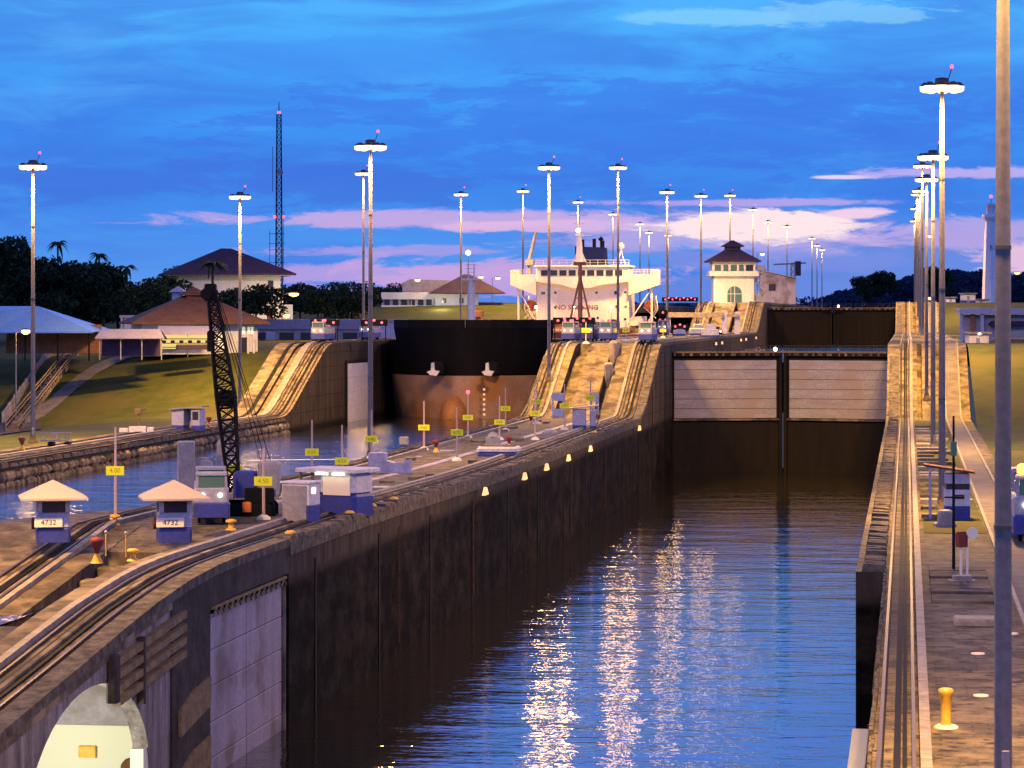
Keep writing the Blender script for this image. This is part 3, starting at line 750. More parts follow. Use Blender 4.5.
for k in range(6):
    y0_ = 205 + k * 36
    def f(b):
        for s_ in (0, .4): b.cyl((-36.12, y0_ + s_, 1), (-36.12, y0_ + s_, 9.4), .03, .03, 5)
        for q in range(26): b.cyl((-36.12, y0_, 1.2 + q*.32), (-36.12, y0_ + .4, 1.2 + q*.32), .02, .02, 4)
    part(cw, 'ladder', 'rust', f, True)
fo = MB()  # flat pale strip painted in for lamp reflections on a ripple
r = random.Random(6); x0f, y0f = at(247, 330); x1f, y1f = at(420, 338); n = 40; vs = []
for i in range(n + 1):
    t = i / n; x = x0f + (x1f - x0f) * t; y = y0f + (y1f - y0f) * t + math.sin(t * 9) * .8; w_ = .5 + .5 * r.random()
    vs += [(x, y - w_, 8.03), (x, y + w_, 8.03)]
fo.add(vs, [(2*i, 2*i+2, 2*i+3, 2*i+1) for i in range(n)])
o = fo.build('painted_glint', 'cream_board'); o['kind'] = 'stuff'; tag(o, 'thin pale line of foam across the left lane water', 'painted_glint')
# ------------------------------------------------------------------ floodlight masts
MH = 30.9
def lathe_obj(name, m, parent, pr, n=16, c=(0,0,0)):
    b = MB(); b.lathe(pr, c, n); return b.build(name, m, parent)
def make_mast():
    r = thing('floodlight_mast', '', 'floodlight mast', (0,0,0))
    lathe_obj('pole', 'pole_steel', r, [(.26, 0), (.26, .02), (.245, 8), (.22, 16), (.18, 24), (.14, MH)], 14)
    lathe_obj('base_collar', 'concrete_mid', r, [(.55, -.2), (.55, .25), (.36, .35), (.33, .9)], 14)
    part(r, 'access_door', 'grey_paint', lambda b: b.bbox(-.12, .12, -.29, -.24, .9, 1.7, .02))
    for z_, r_ in ((8, .27), (16, .245), (24, .205)): part(r, 'joint_flange', 'lamp_housing', lambda b: b.cyl((0,0,z_), (0,0,z_+.12), r_, r_, 14))
    def f(b):
        b.lathe([(.5, 0), (.55, .15), (.5, .55), (.2, .6)], (0, 0, MH - .05), 12)
        for i in range(20):
            t0, t1 = 2*math.pi*i/20, 2*math.pi*(i+1)/20
            b.cyl((1.0*math.cos(t0), 1.0*math.sin(t0), MH), (1.0*math.cos(t1), 1.0*math.sin(t1), MH), .06, .06, 6)
        for i in range(8):
            t = 2*math.pi*(i+.5)/8; b.cyl((.4*math.cos(t), .4*math.sin(t), MH+.1), (1.2*math.cos(t), 1.2*math.sin(t), MH), .05, .05, 5)
        b.cyl((.5, 0, MH + .5), (.75, 0, MH + 1.25), .035, .035, 5)
    part(r, 'head_frame', 'lamp_housing', f)
    for i in range(8):
        t = 2*math.pi*(i+.5)/8; x, y = 1.18*math.cos(t), 1.18*math.sin(t)
        h = lathe_obj('floodlight', 'lamp_housing', r, [(.16, .22), (.22, .18), (.40, .02), (.43, -.06), (.38, -.07)][::-1], 10, (x, y, MH - .02))
        lathe_obj('lamp', 'lamp_glow', h, [(.20, -.52), (.42, -.40), (.44, -.08)], 10, (x, y, MH - .02))
    b_ = MB(); b_.lathe([(.05, 0), (.12, .06), (.12, .24), (.05, .3)], (.75, 0, MH + 1.2), 8); b_.build('beacon', 'red_glow', r)
    return r
proto_mast = make_mast()
proto_used = False
masts = []
def mast(px, d, zb, label, group, power=1.0, X=None, Y=None, H=None, light=True):
    global proto_used
    x, y = at(px, d) if X is None else (X, Y)
    o = proto_mast if not proto_used else copy_tree(proto_mast)
    proto_used = True
    o.location = (x, y, zb); o['label'] = label; o['group'] = group
    o.rotation_euler.z = random.uniform(0, 6.28) * 0 + R(20) + random.uniform(-.2, .2)
    masts.append(o)
    if light:
        for s in (-1, 1):
            ld = bpy.data.lights.new('floodlight_beam', 'SPOT'); ld.energy = MASTW * power; ld.color = LAMP; ld.spot_size = R(176); ld.spot_blend = 1.0
            ld.shadow_soft_size = .9
            lo = bpy.data.objects.new('floodlight_beam', ld); col.objects.link(lo)
            a = YAW + (R(0) if s > 0 else R(180))
            lo.parent = o; lo.location = (s * 1.6, -.55, MH - 1.3); lo.matrix_parent_inverse = Matrix()
    return o
ordn = ['nearest', 'second', 'third', 'fourth', 'fifth', 'sixth', 'seventh', 'eighth', 'ninth', 'tenth', 'eleventh', 'twelfth', 'thirteenth']
GC, GR, GL = 'masts along the centre wall', 'masts along the right wall', 'masts along the left bank'
where = ['standing behind the flat-roofed blue kiosk', 'rising in front of the black ship hull at the ramp', 'before the right part of the white ship bridge', 'just right of the ship above the ramp top',
         'left of the control tower in the distance', 'rising behind the control tower roof', 'just right of the control tower', 'against the pink cloud right of the tower']
cm = [(370.5, 285), (549, 418), (618, 520), (667, 623), (701, 725), (730, 823), (753, 934), (768, 1056), (787, 1110), (812, 1278), (817, 1408), (822, 1500)]
for i, (px, d) in enumerate(cm):
    x, y = at(px, d); z = cprof(y)
    lab = 'centre wall floodlight mast, %s' % (where[i] if i < len(where) else ['thin and pale right of the pink cloud', 'leftmost of three close masts above the far gate', 'middle of three close masts above the far gate', 'rightmost of three close masts above the far gate'][i-8])
    mast(px, d, z, lab, GC, 1.0 if d < 900 else .8, light=d < 1000)
rm = [(1003, 83), (942, 211), (933, 303)] + [None]*6
rw_lab = ['thick, closest to the camera and cut off by the frame', 'tall and brightly lit in front of the blue booth roof', 'thinner, just left of and behind the tall one']
for i, q in enumerate([83, 211, 303, 408, 520, 623, 725, 823, 934, 1056]):
    x = 2.72 + (0.05 if i == 0 else 0) ; 
    if i < 3: xx, yy = at(rm[i][0], q)
    else: xx, yy = 2.7, q
    mast(0, 0, prof(yy), 'right wall mast, ' + (rw_lab[i] if i < 3 else '%s from the camera in the row' % ordn[i]), GR, 1.0, X=xx, Y=yy, light=q < 900)
lmx = [(33, 322, 'in front of the blue metal roof at far left'), (240, 416, 'in front of the brown hip-roofed building'), (363.5, 542, 'just left of the tall centre wall mast'),
       (461, 634, 'behind the white foremast of the ship'), (523, 748, 'left of the ship bridge wing'), (578, 871, 'behind the ship radar mast'), (613, 975, 'behind the ship wheelhouse roof'),
       (640, 1079, 'thin, seen right of the ship funnel'), (649, 1185, 'thin, second right of the ship funnel'), (668, 1229, 'low behind a taller mast right of the ship')]
for px, d, s in lmx:
    x, y = at(px, d); mast(px, d, prof(y) if x > -94.6 else ground_z(x, y), 'left bank mast, ' + s, GL, 1.0, light=d < 900)

# masts of the same rows that stand just outside the picture but light its foreground
mast(0, 0, 8.0, 'centre wall floodlight mast, before the leftmost booth, outside the picture', GC, .55, X=-54.5, Y=150)
mast(0, 0, L0, 'left bank mast, nearest the camera and outside the picture', GL, 1.0, X=-97, Y=205)
# ------------------------------------------------------------------ small street lamps
def make_lamp(h):
    r = thing('street_lamp', '', 'street lamp')
    part(r, 'post', 'grey_paint', lambda b: (b.cyl((0,0,0), (0,0,h), .12, .08, 8), b.cyl((0,0,h-.1), (1.2,0,h+.25), .05, .04, 6)))
    g = part(r, 'lamp_head', 'lamp_housing', lambda b: b.bbox(.9, 1.9, -.22, .22, h + .16, h + .36, .06))
    part(g, 'lamp', 'small_glow', lambda b: b.lathe([(.2, -.62), (.58, -.4), (.6, -.05), (.4, .0)], (1.4, 0, h + .15), 12))
    return r
for px, py, d, s, sc in [(25, 331, 400, 'glowing orange beneath the left end of the blue roof', 1.0), (86, 334, 462, 'leaning over the top of the yellow stairs', 1.0), (167, 274, 600, 'glowing among the trees left of the big purple roof', 1.1),
                     (289, 294, 560, 'beside the foot of the lattice radio tower', 1.6), (286, 315, 548, 'lower one beside the radio tower', 1.0), (200, 309, 520, 'in the shrubs behind the brown roof', .7), (416, 280, 760, 'above the long white building left of the ship', 1.2),
                     (480, 277, 800, 'left of two small lamps behind the ship bow', 1.1), (497, 278, 800, 'right of two small lamps behind the ship bow', 1.1), (929, 298, 690, 'on top of the right ramp between the masts', 1.1),
                     (1015, 273, 900, 'bright one right of the lighthouse', 1.4), (1008, 276, 900, 'fainter one right of the lighthouse', 1.0), (930, 236, 760, 'tall small lamp among the right wall masts', .9), (762, 254, 790, 'on the outside stair of the control tower', 1.0)]:
    x, y = at(px, d); z = zat(py, d); g0 = prof(y) if -94.6 < x < 8.6 else ground_z(x, y)
    h = max(4.0, z - g0)
    r = make_lamp(h); r.location = (x - 1.3, y, max(z - h, g0)); tag(r, 'small street lamp ' + s, 'street lamp', 'street lamps')
    r.scale = (sc, sc, 1)
    for q in r.children_recursive:
        if q.name.startswith('lamp') and not q.name.startswith('lamp_head'): pass
    if d < 620:
        ld = bpy.data.lights.new('street_lamp_light', 'POINT'); ld.energy = 450; ld.color = LAMP; ld.shadow_soft_size = .3
        lo = bpy.data.objects.new('street_lamp_light', ld); col.objects.link(lo); lo.parent = r; lo.location = (1.4, 0, h - .6)

# ------------------------------------------------------------------ marker posts with yellow signs
def marker(px, ysign, ybase, top, label, z=None, lit=False, txt='4.50', xfix=None):
    if z is None:
        d = dep(ybase, L0 + .3)
        x, y = at(px, d); zb = cprof(y) if -53 < x < -36 else L0; d = dep(ybase, zb)
        x, y = at(px, d)
    else: d, zb = z; x, y = at(px, d)
    hs = zat(ysign, d) - zb; ht = zat(top, d) - zb
    r = thing('marker_post', label, 'marker post', (x, y, zb), YAW * .6, 'marker posts with yellow plates')
    part(r, 'post', 'pink_post', lambda b: b.cyl((0,0,0), (0,0,ht), .11, .07, 8))
    part(r, 'footing', 'cream_board', lambda b: b.lathe([(.5, 0), (.45, .2), (.2, .35)], n=12))
    s = part(r, 'sign_plate', 'sign_yellow', lambda b: b.bbox(-.6, .6, -.16, -.11, hs - .3, hs + .3, .02))
    text_mesh(txt, .42, 'sign_ink', s, (0, -.165, hs))
    if lit:
        m = MB(); m.lathe([(.08, 0), (.22, .08), (.22, .35), (.08, .45)], (0, 0, ht), 10); m.build('beacon', 'red_glow', r)
pd = lambda px, Xw: math.hypot(0, 0)
def dX(px, X):
    u = (px - 512) / F; return X / (-sY + u * cY)
marker(115.5, 470.5, 521, 427, 'tan post with a yellow plate between the two pyramid-roofed booths', txt='4.00')
marker(234, 469.5, 514, 434, 'post with a yellow plate standing in front of the crane boom', txt='4.25')
marker(263.5, 481, 520, 448, 'post with a yellow plate between the crane and the grey cabinet, lowest plate', txt='4.50')
marker(312, 452, 480, 420, 'post with a yellow plate behind the grey cabinet, against the orange reflection', z=(dX(312, -51.5), L0 + .4), txt='4.55')
marker(342, 461, 472, 425, 'post with a yellow plate just above the flat kiosk roof', z=(dX(342, -49), L0 + .3), txt='4.55')
marker(371.5, 439, 462, 410, 'post with a yellow plate overlapping the nearest centre mast', z=(dX(371, -51.9), L0 + .2), txt='4.60')
marker(424, 427.5, 450, 401, 'post with a yellow plate before the left side of the red ship bow', txt='4.65')
marker(457, 432.5, 461, 407, 'post with a yellow plate before the orange arch mark on the ship bow', txt='4.70')
marker(468, 417.5, 438, 394, 'post with a yellow plate and a red light on top, before the ship bow', lit=True, txt='4.75')
marker(499.5, 422, 440, 396, 'post with a yellow plate before the right side of the red ship bow', txt='4.80')
marker(505.5, 408.5, 431, 388, 'thin post with a yellow plate set higher, at the right edge of the ship bow', txt='4.85')
marker(535, 413.5, 440, 389, 'post with a yellow plate at the foot of the ramp beside a mast', txt='4.90')
marker(537, 402, 424, 382, 'small yellow plate on a post low on the left strip of the ramp', txt='4.95')
marker(564.5, 405.5, 430, 384, 'post with a yellow plate left of the small sloping-roof booth', txt='5.00')
marker(590.5, 398, 424, 380, 'post with a yellow plate right above the small sloping-roof booth', txt='5.05')
zt = lambda px, X: (dX(px, X), cprof(dX(px, X)))
marker(613, 359.5, 398, 350, 'post with a yellow plate halfway up the ramp in the dark stair recess', z=(dX(613, -43), cprof(dX(613, -43) * .99) - 1.5), txt='5.10')
for px, s in ((586, 'left of the locomotives at the top of the ramp'), (613, 'first of two close together between the locomotives'), (626, 'second of two close together between the locomotives'), (639, 'just right of the second tall mast on the ramp top'), (663, 'right of the locomotives near the white beam')):
    marker(px, 330.5, 343, 322, 'yellow-plated post ' + s, z=(dX(px, -45.5 if px != 586 else -47), L1), txt='5.20')

# ------------------------------------------------------------------ booths with pyramid roofs
def pyramid_booth(px, pyb, label, rz):
    d = dep(pyb, L0 + .6); x, y = at(px, d); zb = min(cprof(y), L0 + .72); d = dep(pyb, zb); x, y = at(px, d)
    r = thing('guard_booth', label, 'guard booth', (x, y, zb), rz, 'pyramid-roofed booths'); r.scale = (.93, .93, .88)
    W = 1.05
    part(r, 'base', 'blue_paint', lambda b: b.bbox(-W-.03, W+.03, -W-.03, W+.03, -.3, .75, .15))
    part(r, 'wall', 'lavender_paint', lambda b: (b.bbox(-W, W, -W, W, .75, 1.75, .15), b.bbox(-W, W, -W, W, 2.5, 2.72, .15),
        [b.box(sx*W - (.3 if sx > 0 else 0), sx*W + (.3 if sx < 0 else 0), sy*W - (.3 if sy > 0 else 0), sy*W + (.3 if sy < 0 else 0), 1.75, 2.5) for sx in (-1, 1) for sy in (-1, 1)]))
    for (a, c, e_, g) in ((-.75, .75, -W+.06, -W+.1), (-.75, .75, W-.1, W-.06)): part(r, 'window', 'glass_dark', lambda b: b.box(a, c, e_, g, 1.75, 2.5))
    for (a, c) in ((-W+.06, -W+.1), (W-.1, W-.06)): part(r, 'window', 'glass_dark', lambda b: b.box(a, c, -.75, .75, 1.75, 2.5))
    part(r, 'roof', 'tan_roof', lambda b: b.hip(0, 0, 4.3, 4.3, 2.78, 3.95, 0, 0, .14))
    s = thing_board(r, -.75, .95, W)
    part(r, 'hose_reel', 'rust', lambda b: b.cyl((-1.15, -.5, 1.0), (-1.4, -.5, 1.0), .4, .4, 14))
def thing_board(r, x0, x1, W):
    s = part(r, 'number_board', 'cream_board', lambda b: b.bbox(-1.25, .55, -W-.22, -W-.12, .78, 1.42, .03))
    text_mesh('4732', .5, 'ink', s, (-.35, -W-.225, 1.08))
pyramid_booth(53, 537, 'small blue and lavender booth with a wide tan pyramid roof, at far left', YAW + R(12))
pyramid_booth(174, 537, 'small blue and lavender booth with a wide tan pyramid roof, in front of the locomotive', YAW + R(12))

# ------------------------------------------------------------------ cabinets, kiosks and other booths
def zdeck(x, y): return cprof(y) if -53.5 < x < -36.2 else (prof(y) if -94.6 < x < 8.6 else ground_z(x, y))
def place(px, py):
    z = L0
    for _ in range(4): x, y = at(px, dep(py, z)); z = zdeck(x, y)
    return x, y, z
x, y, z = place(301, 522)
r = thing('equipment_cabinet', 'tall grey-doored white and blue cabinet beside the blue kiosk', 'cabinet', (x, y, z), YAW + R(-22))
part(r, 'body', ['white_paint', 'blue_paint'], lambda b: (b.bbox(-1.0, 1.0, -.8, .8, 1.15, 2.55, .05), b.bbox(-1.0, 1.0, -.8, .8, -.1, 1.149, .05, 1)))
part(r, 'door', 'grey_paint', lambda b: b.bbox(-.93, .80, -.86, -.8, .1, 2.4, .03))
part(r, 'lid', 'white_paint', lambda b: b.bbox(-1.1, 1.1, -.9, .9, 2.55, 2.68, .05))
part(r, 'meter_window', 'white_glow', lambda b: b.bbox(1.0, 1.04, -.45, .05, 1.9, 2.25, .01))
x, y, z = place(346, 514)
r = thing('control_kiosk', 'blue and white kiosk with a flat projecting roof and lit lamps under the eave', 'kiosk', (x, y, z), YAW + R(-28)); r.scale = (1.1, 1.1, 1.12)
part(r, 'body', ['white_paint', 'blue_paint', 'cream_board'], lambda b: (b.bbox(-1.35, 1.35, -1.2, 1.2, -.1, 1.35, .25, 1), b.bbox(-1.33, 1.33, -1.18, 1.18, 1.351, 2.55, .25, 0), b.bbox(-.9, 1.05, -1.26, -1.2, 1.2, 2.3, .02, 2)))
part(r, 'roof', 'white_paint', lambda b: b.bbox(-2.7, 1.6, -1.6, 1.5, 2.56, 2.8, .06))
part(r, 'post', 'timber', lambda b: (b.box(-2.5, -2.38, -1.4, -1.28, -.1, 2.56), b.box(-1.75, -1.6, -1.3, -1.15, -.1, 2.56)))
for a in (-1.2, .0): part(r, 'tube_lamp', 'white_glow', lambda b: b.bbox(a, a + .9, -1.68, -1.61, 2.44, 2.56, .02))
part(r, 'door', 'blue_paint', lambda b: b.bbox(-1.39, -1.35, -.9, .1, .1, 2.1, .02))
x, y, z = place(378, 473)
r = thing('winch_box', 'white upright box with a lower curved housing beside it, past the kiosk', 'equipment box', (x, y, z), YAW + R(-10))
part(r, 'upright_box', 'lavender_paint', lambda b: b.bbox(-.75, .75, -.8, .8, 0, 1.85, .12))
part(r, 'low_housing', 'lavender_paint', lambda b: b.prism([(.76, 0), (2.9, 0), (2.95, 1.3), (2.4, 1.05), (1.6, .95), (.76, 1.15)], -.7, .7, 'y'))
x, y, z = place(404, 449)
r = thing('equipment_box', 'small pale box on a short stand near the left edge of the deck', 'equipment box', (x, y, z), YAW)
part(r, 'cabinet', 'grey_paint', lambda b: b.bbox(-.5, .5, -.4, .4, .5, 1.3, .08)); part(r, 'stand', 'grey_paint', lambda b: (b.box(-.4, -.3, -.05, .05, 0, .5), b.box(.3, .4, -.05, .05, 0, .5)))
x, y, z = place(499, 456)
r = thing('low_tank', 'low blue and white rectangular tank in the middle of the deck', 'tank', (x, y, z), YAW + R(-8))
part(r, 'tank_body', ['white_paint', 'blue_paint'], lambda b: (b.bbox(-2.0, 2.0, -1.6, 1.6, -.1, .5, .2, 1), b.bbox(-2.03, 2.03, -1.63, 1.63, .5, 1.0, .2, 0)))
part(r, 'top_grate', 'concrete_mid', lambda b: b.bbox(-1.7, 1.7, -1.3, 1.3, 1.001, 1.08, .05))
x, y, z = place(493, 445)
r = thing('equipment_box', 'small grey dome-topped box behind the low blue tank', 'equipment box', (x, y, z), YAW)
part(r, 'cabinet', 'grey_paint', lambda b: b.bbox(-.8, .8, -.5, .5, 0, .9, .1)); part(r, 'dome', 'grey_paint', lambda b: b.lathe([(.6, .9), (.5, 1.2), (.2, 1.4)], n=12))
x, y, z = place(550, 438)
r = thing('equipment_box', 'grey lumpy machinery box on the deck before the ramp', 'equipment box', (x, y, z), YAW)
part(r, 'cabinet', 'grey_paint', lambda b: b.bbox(-.9, .9, -.7, .7, 0, .8, .15)); part(r, 'hatch', 'lavender_paint', lambda b: b.bbox(-.6, .6, -.5, .5, .8, 1.0, .08))
def slope_booth(px, py, label, s=1.0, cat='booth', rz=0):
    x, y, z = place(px, py)
    r = thing('lock_booth', label, cat, (x, y, z), YAW + rz)
    part(r, 'body', ['lavender_paint', 'blue_paint'], lambda b: (b.bbox(-.8*s, .9*s, -1*s, 1*s, -.1, .5*s, .06, 1), b.bbox(-.8*s, .9*s, -1*s, 1*s, .5*s, 2.5*s, .06, 0)))
    part(r, 'roof', 'grey_paint', lambda b: b.prism([(-1.3*s, 2.5*s), (2.5*s, 2.9*s), (2.5*s, 3.02*s), (-1.3*s, 2.62*s)], -1.3*s, 1.3*s, 'y'))
    part(r, 'side_cabinet', ['lavender_paint', 'blue_paint'], lambda b: (b.bbox(1.4*s, 2.1*s, -.5*s, .5*s, .4*s, 2.2*s, .04), b.bbox(1.4*s, 2.1*s, -.5*s, .5*s, -.1, .4*s, .04, 1)))
    part(r, 'post', 'grey_paint', lambda b: b.cyl((2.3*s, -1*s, 0), (2.3*s, -1*s, 2.85*s), .06))
    return r
slope_booth(579, 429, 'small white booth with a thin sloping roof at the foot of the ramp', 1.0)
x, y, z = place(188, 430)
r = thing('bank_hut', 'white hut with a blue base and open doorway on the grassy left bank', 'hut', (x, y, z), YAW + R(-14))
part(r, 'wall', ['lavender_paint', 'blue_paint'], lambda b: (b.bbox(-1.8, -.2, -1, 1, .6, 2.6, .04), b.bbox(.75, 1.9, -1, 1, .6, 2.6, .04), b.box(-.2, .75, .8, 1, 0, 2.6), b.bbox(-1.8, -.2, -1, 1, -.1, .6, .04, 1), b.bbox(.75, 1.9, -1, 1, -.1, .6, .04, 1)))
part(r, 'roof', 'grey_paint', lambda b: b.prism([(-2.2, 2.5), (2.3, 2.85), (2.3, 3.0), (-2.2, 2.65)], -1.4, 1.4, 'y'))
part(r, 'window', 'glass_dark', lambda b: b.box(.95, 1.7, -1.04, -1.0, 1.3, 2.3))
# right-hand booth
x, y, z = place(957, 519)
r = thing('lock_booth', 'blue and white booth under a sloping canopy on the right wall', 'booth', (x, y, z), YAW + R(-5))
part(r, 'base', 'blue_paint', lambda b: b.bbox(-.85, .85, -.9, .9, -.1, .95, .05))
part(r, 'wall', 'white_paint', lambda b: b.bbox(-.85, .85, -.9, .9, .951, 2.1, .05))
part(r, 'window', 'glass_dark', lambda b: (b.box(-.8, .8, -.88, .85, 2.1, 2.5), b.box(-.35, .45, -.93, -.9, 1.45, 1.75)))
part(r, 'upper_wall', 'lavender_paint', lambda b: b.bbox(-.82, .82, -.87, .87, 2.5, 3.2, .04))
part(r, 'canopy', 'brown_roof', lambda b: b.prism([(-2.3, 3.7), (1.15, 3.2), (1.15, 3.34), (-2.3, 3.84)], -1.3, 1.3, 'y'))
part(r, 'post', 'lavender_paint', lambda b: b.box(-2.0, -1.82, -1.1, -.95, 0, 3.66))
x, y, z = place(945, 527)
r = thing('steel_drum', 'grey round drum on a square plinth in front of the right booth', 'drum', (x, y, z), YAW)
part(r, 'drum', 'grey_paint', lambda b: b.lathe([(.5, .3), (.52, .35), (.5, .7), (.52, .75), (.5, 1.1), (.35, 1.15)], n=18)); part(r, 'plinth', 'grey_paint', lambda b: b.bbox(-.7, .7, -.6, .6, 0, .3, .08))
x, y, z = place(964, 583)
r = thing('signal_stand', 'pale post carrying a red and white round signal, on a stepped footing', 'signal', (x, y, z), YAW)
part(r, 'post', 'cream_board', lambda b: (b.box(-.22, -.1, -.06, .06, .2, 2.7), b.box(.12, .22, -.06, .06, .2, 2.7)))
part(r, 'footing', 'concrete_pale', lambda b: (b.bbox(-.8, .6, -.5, .5, 0, .18, .05), b.bbox(-.6, .4, -.35, .35, .181, .4, .05)))
part(r, 'signal_head', 'red_paint', lambda b: (b.bbox(-.45, .2, -.2, .2, 1.9, 2.7, .15),)); part(r, 'signal_disc', 'cream_board', lambda b: b.cyl((.42, -.25, 2.65), (.42, -.18, 2.65), .3, .3, 18))
x, y, z = place(957, 585)
r = thing('lamp_post', 'thin dark green post with a hanging box, in front of the right booth', 'post', (x - .05, y + 8, z), YAW)
part(r, 'post', 'black_steel', lambda b: b.cyl((0,0,0), (0,0,8.6), .09, .06, 8)); part(r, 'box', 'glass_green', lambda b: b.bbox(-.16, .16, -.14, .14, 6.4, 7.2, .04)); part(r, 'cross_arm', 'black_steel', lambda b: b.cyl((-.5, 0, 4.1), (.5, 0, 4.1), .05))
def bollard(px, py, label, s=1.0):
    x, y, z = place(px, py); r = thing('bollard', label, 'bollard', (x, y, z), 0, 'yellow bollards')
    o = part(r, 'shaft', 'yellow_paint', lambda b: b.lathe([(.2*s, .1), (.16*s, .2), (.2*s, 1.1*s), (.26*s, 1.2*s), (.26*s, 1.32*s), (.2*s, 1.36*s)], n=18))
    part(r, 'foot_plate', 'cream_board', lambda b: b.lathe([(.42*s, 0), (.42*s, .06), (.3*s, .12)], n=20))
bollard(946, 728, 'yellow bollard flared at the top, alone at lower right')
def mushroom(px, py, label):
    x, y, z = place(px, py); r = thing('mooring_bollard', label, 'bollard', (x, y, z), 0, 'mushroom bollards'); r.scale = (.78, .78, .78)
    part(r, 'stem', 'yellow_paint', lambda b: b.lathe([(.45, 0), (.4, .1), (.2, .2), (.2, .55)], n=14)); part(r, 'cap', 'yellow_paint', lambda b: b.lathe([(.2, .55), (.45, .62), (.42, .8), (.15, .88)], n=14))
mushroom(133, 561, 'yellow mushroom bollard beside the pit, right of the red hydrant')
mushroom(231, 530, 'yellow bollard near the locomotive, under a thin post')
mushroom(115, 525, 'yellow mushroom bollard at the foot of the tan marker post')
def hydrant(px, py, label, s=1.0):
    s *= .72
    x, y, z = place(px, py); r = thing('rope_guide', label, 'hydrant', (x, y, z), YAW, 'red-headed hydrants')
    part(r, 'base', 'yellow_paint', lambda b: b.lathe([(.5*s, 0), (.42*s, .1*s), (.22*s, .55*s), (.18*s, .7*s)], n=14))
    part(r, 'head', 'red_paint', lambda b: b.lathe([(.12*s, .7*s), (.3*s, 1.1*s), (.55*s, 1.6*s), (.5*s, 1.85*s), (.2*s, 1.95*s)], n=14))
for px, py, s, l in ((97, 563, 1, 'red funnel-headed hydrant on a yellow base between the towing tracks'), (436, 452, .9, 'red hydrant on an orange base beside the left deck edge'), (509, 448, .9, 'red hydrant just behind the low blue tank'),
                  (531, 424, .8, 'red hydrant at the left foot of the ramp'), (598, 424, .9, 'red hydrant right of the sloping-roof booth'), (283, 498, .9, 'red hydrant left of the grey cabinet'), (22, 450, 1, 'red hydrant on the far left bank'), (209, 427, .9, 'small hydrant on the bank right of the white hut')):
    hydrant(px, py, l, s)
for px, py, l in ((106, 556, 'thin yellow guard post, nearer of the pair beside the red hydrant'), (126, 557, 'thin yellow guard post, right one of the pair beside the red hydrant'), (229, 525, 'thin yellow guard post before the locomotive')):
    x, y, z = place(px, py); r = thing('guard_post', l, 'post', (x, y, z), 0, 'thin yellow posts')
    part(r, 'post', 'yellow_paint', lambda b: b.cyl((0,0,0), (0,0,1.3), .05, .05, 8)); part(r, 'cap', 'cream_board', lambda b: b.lathe([(.05, 1.3), (.09, 1.33), (.05, 1.42)], n=8))
x, y, z = place(139, 432)
r = thing('davit', 'small yellow davit above white boxes on the left bank', 'davit', (x, y, z), YAW)
part(r, 'post', 'timber', lambda b: b.tube([(0,0,0), (0,0,2.6), (.9,0,2.9)], .12)); part(r, 'head', 'timber', lambda b: b.bbox(-.5, .3, -.3, .3, 2.2, 2.9, .1)); part(r, 'box', 'white_paint', lambda b: (b.bbox(-1.2, .9, -.4, .4, 0, .7, .05), b.bbox(-2.4, -1.3, -.3, .3, 0, .5, .05), b.bbox(1.0, 1.8, -.3, .3, 0, .6, .05)))
x, y, z = place(56, 447)
r = thing('hand_cart', 'long grey barred cart on small dark wheels on the left bank', 'cart', (x, y, z), YAW + R(-10))
def f(b):
    for h in (.7, 1.5): b.box(-1.6, 1.6, -.5, -.45, h, h + .08); b.box(-1.6, 1.6, .45, .5, h, h + .08)
    for i in range(13): b.box(-1.6 + i*.262, -1.55 + i*.262, -.5, -.45, .7, 1.55)
    b.box(-1.6, 1.6, -.5, .5, .6, .7)
part(r, 'cage', 'grey_paint', f)
for sx in (-1, 1): part(r, 'wheel', 'black_steel', lambda b: b.cyl((sx*.9 + .4, -.5, .3), (sx*.9 + .4, .5, .3), .3, .3, 14))

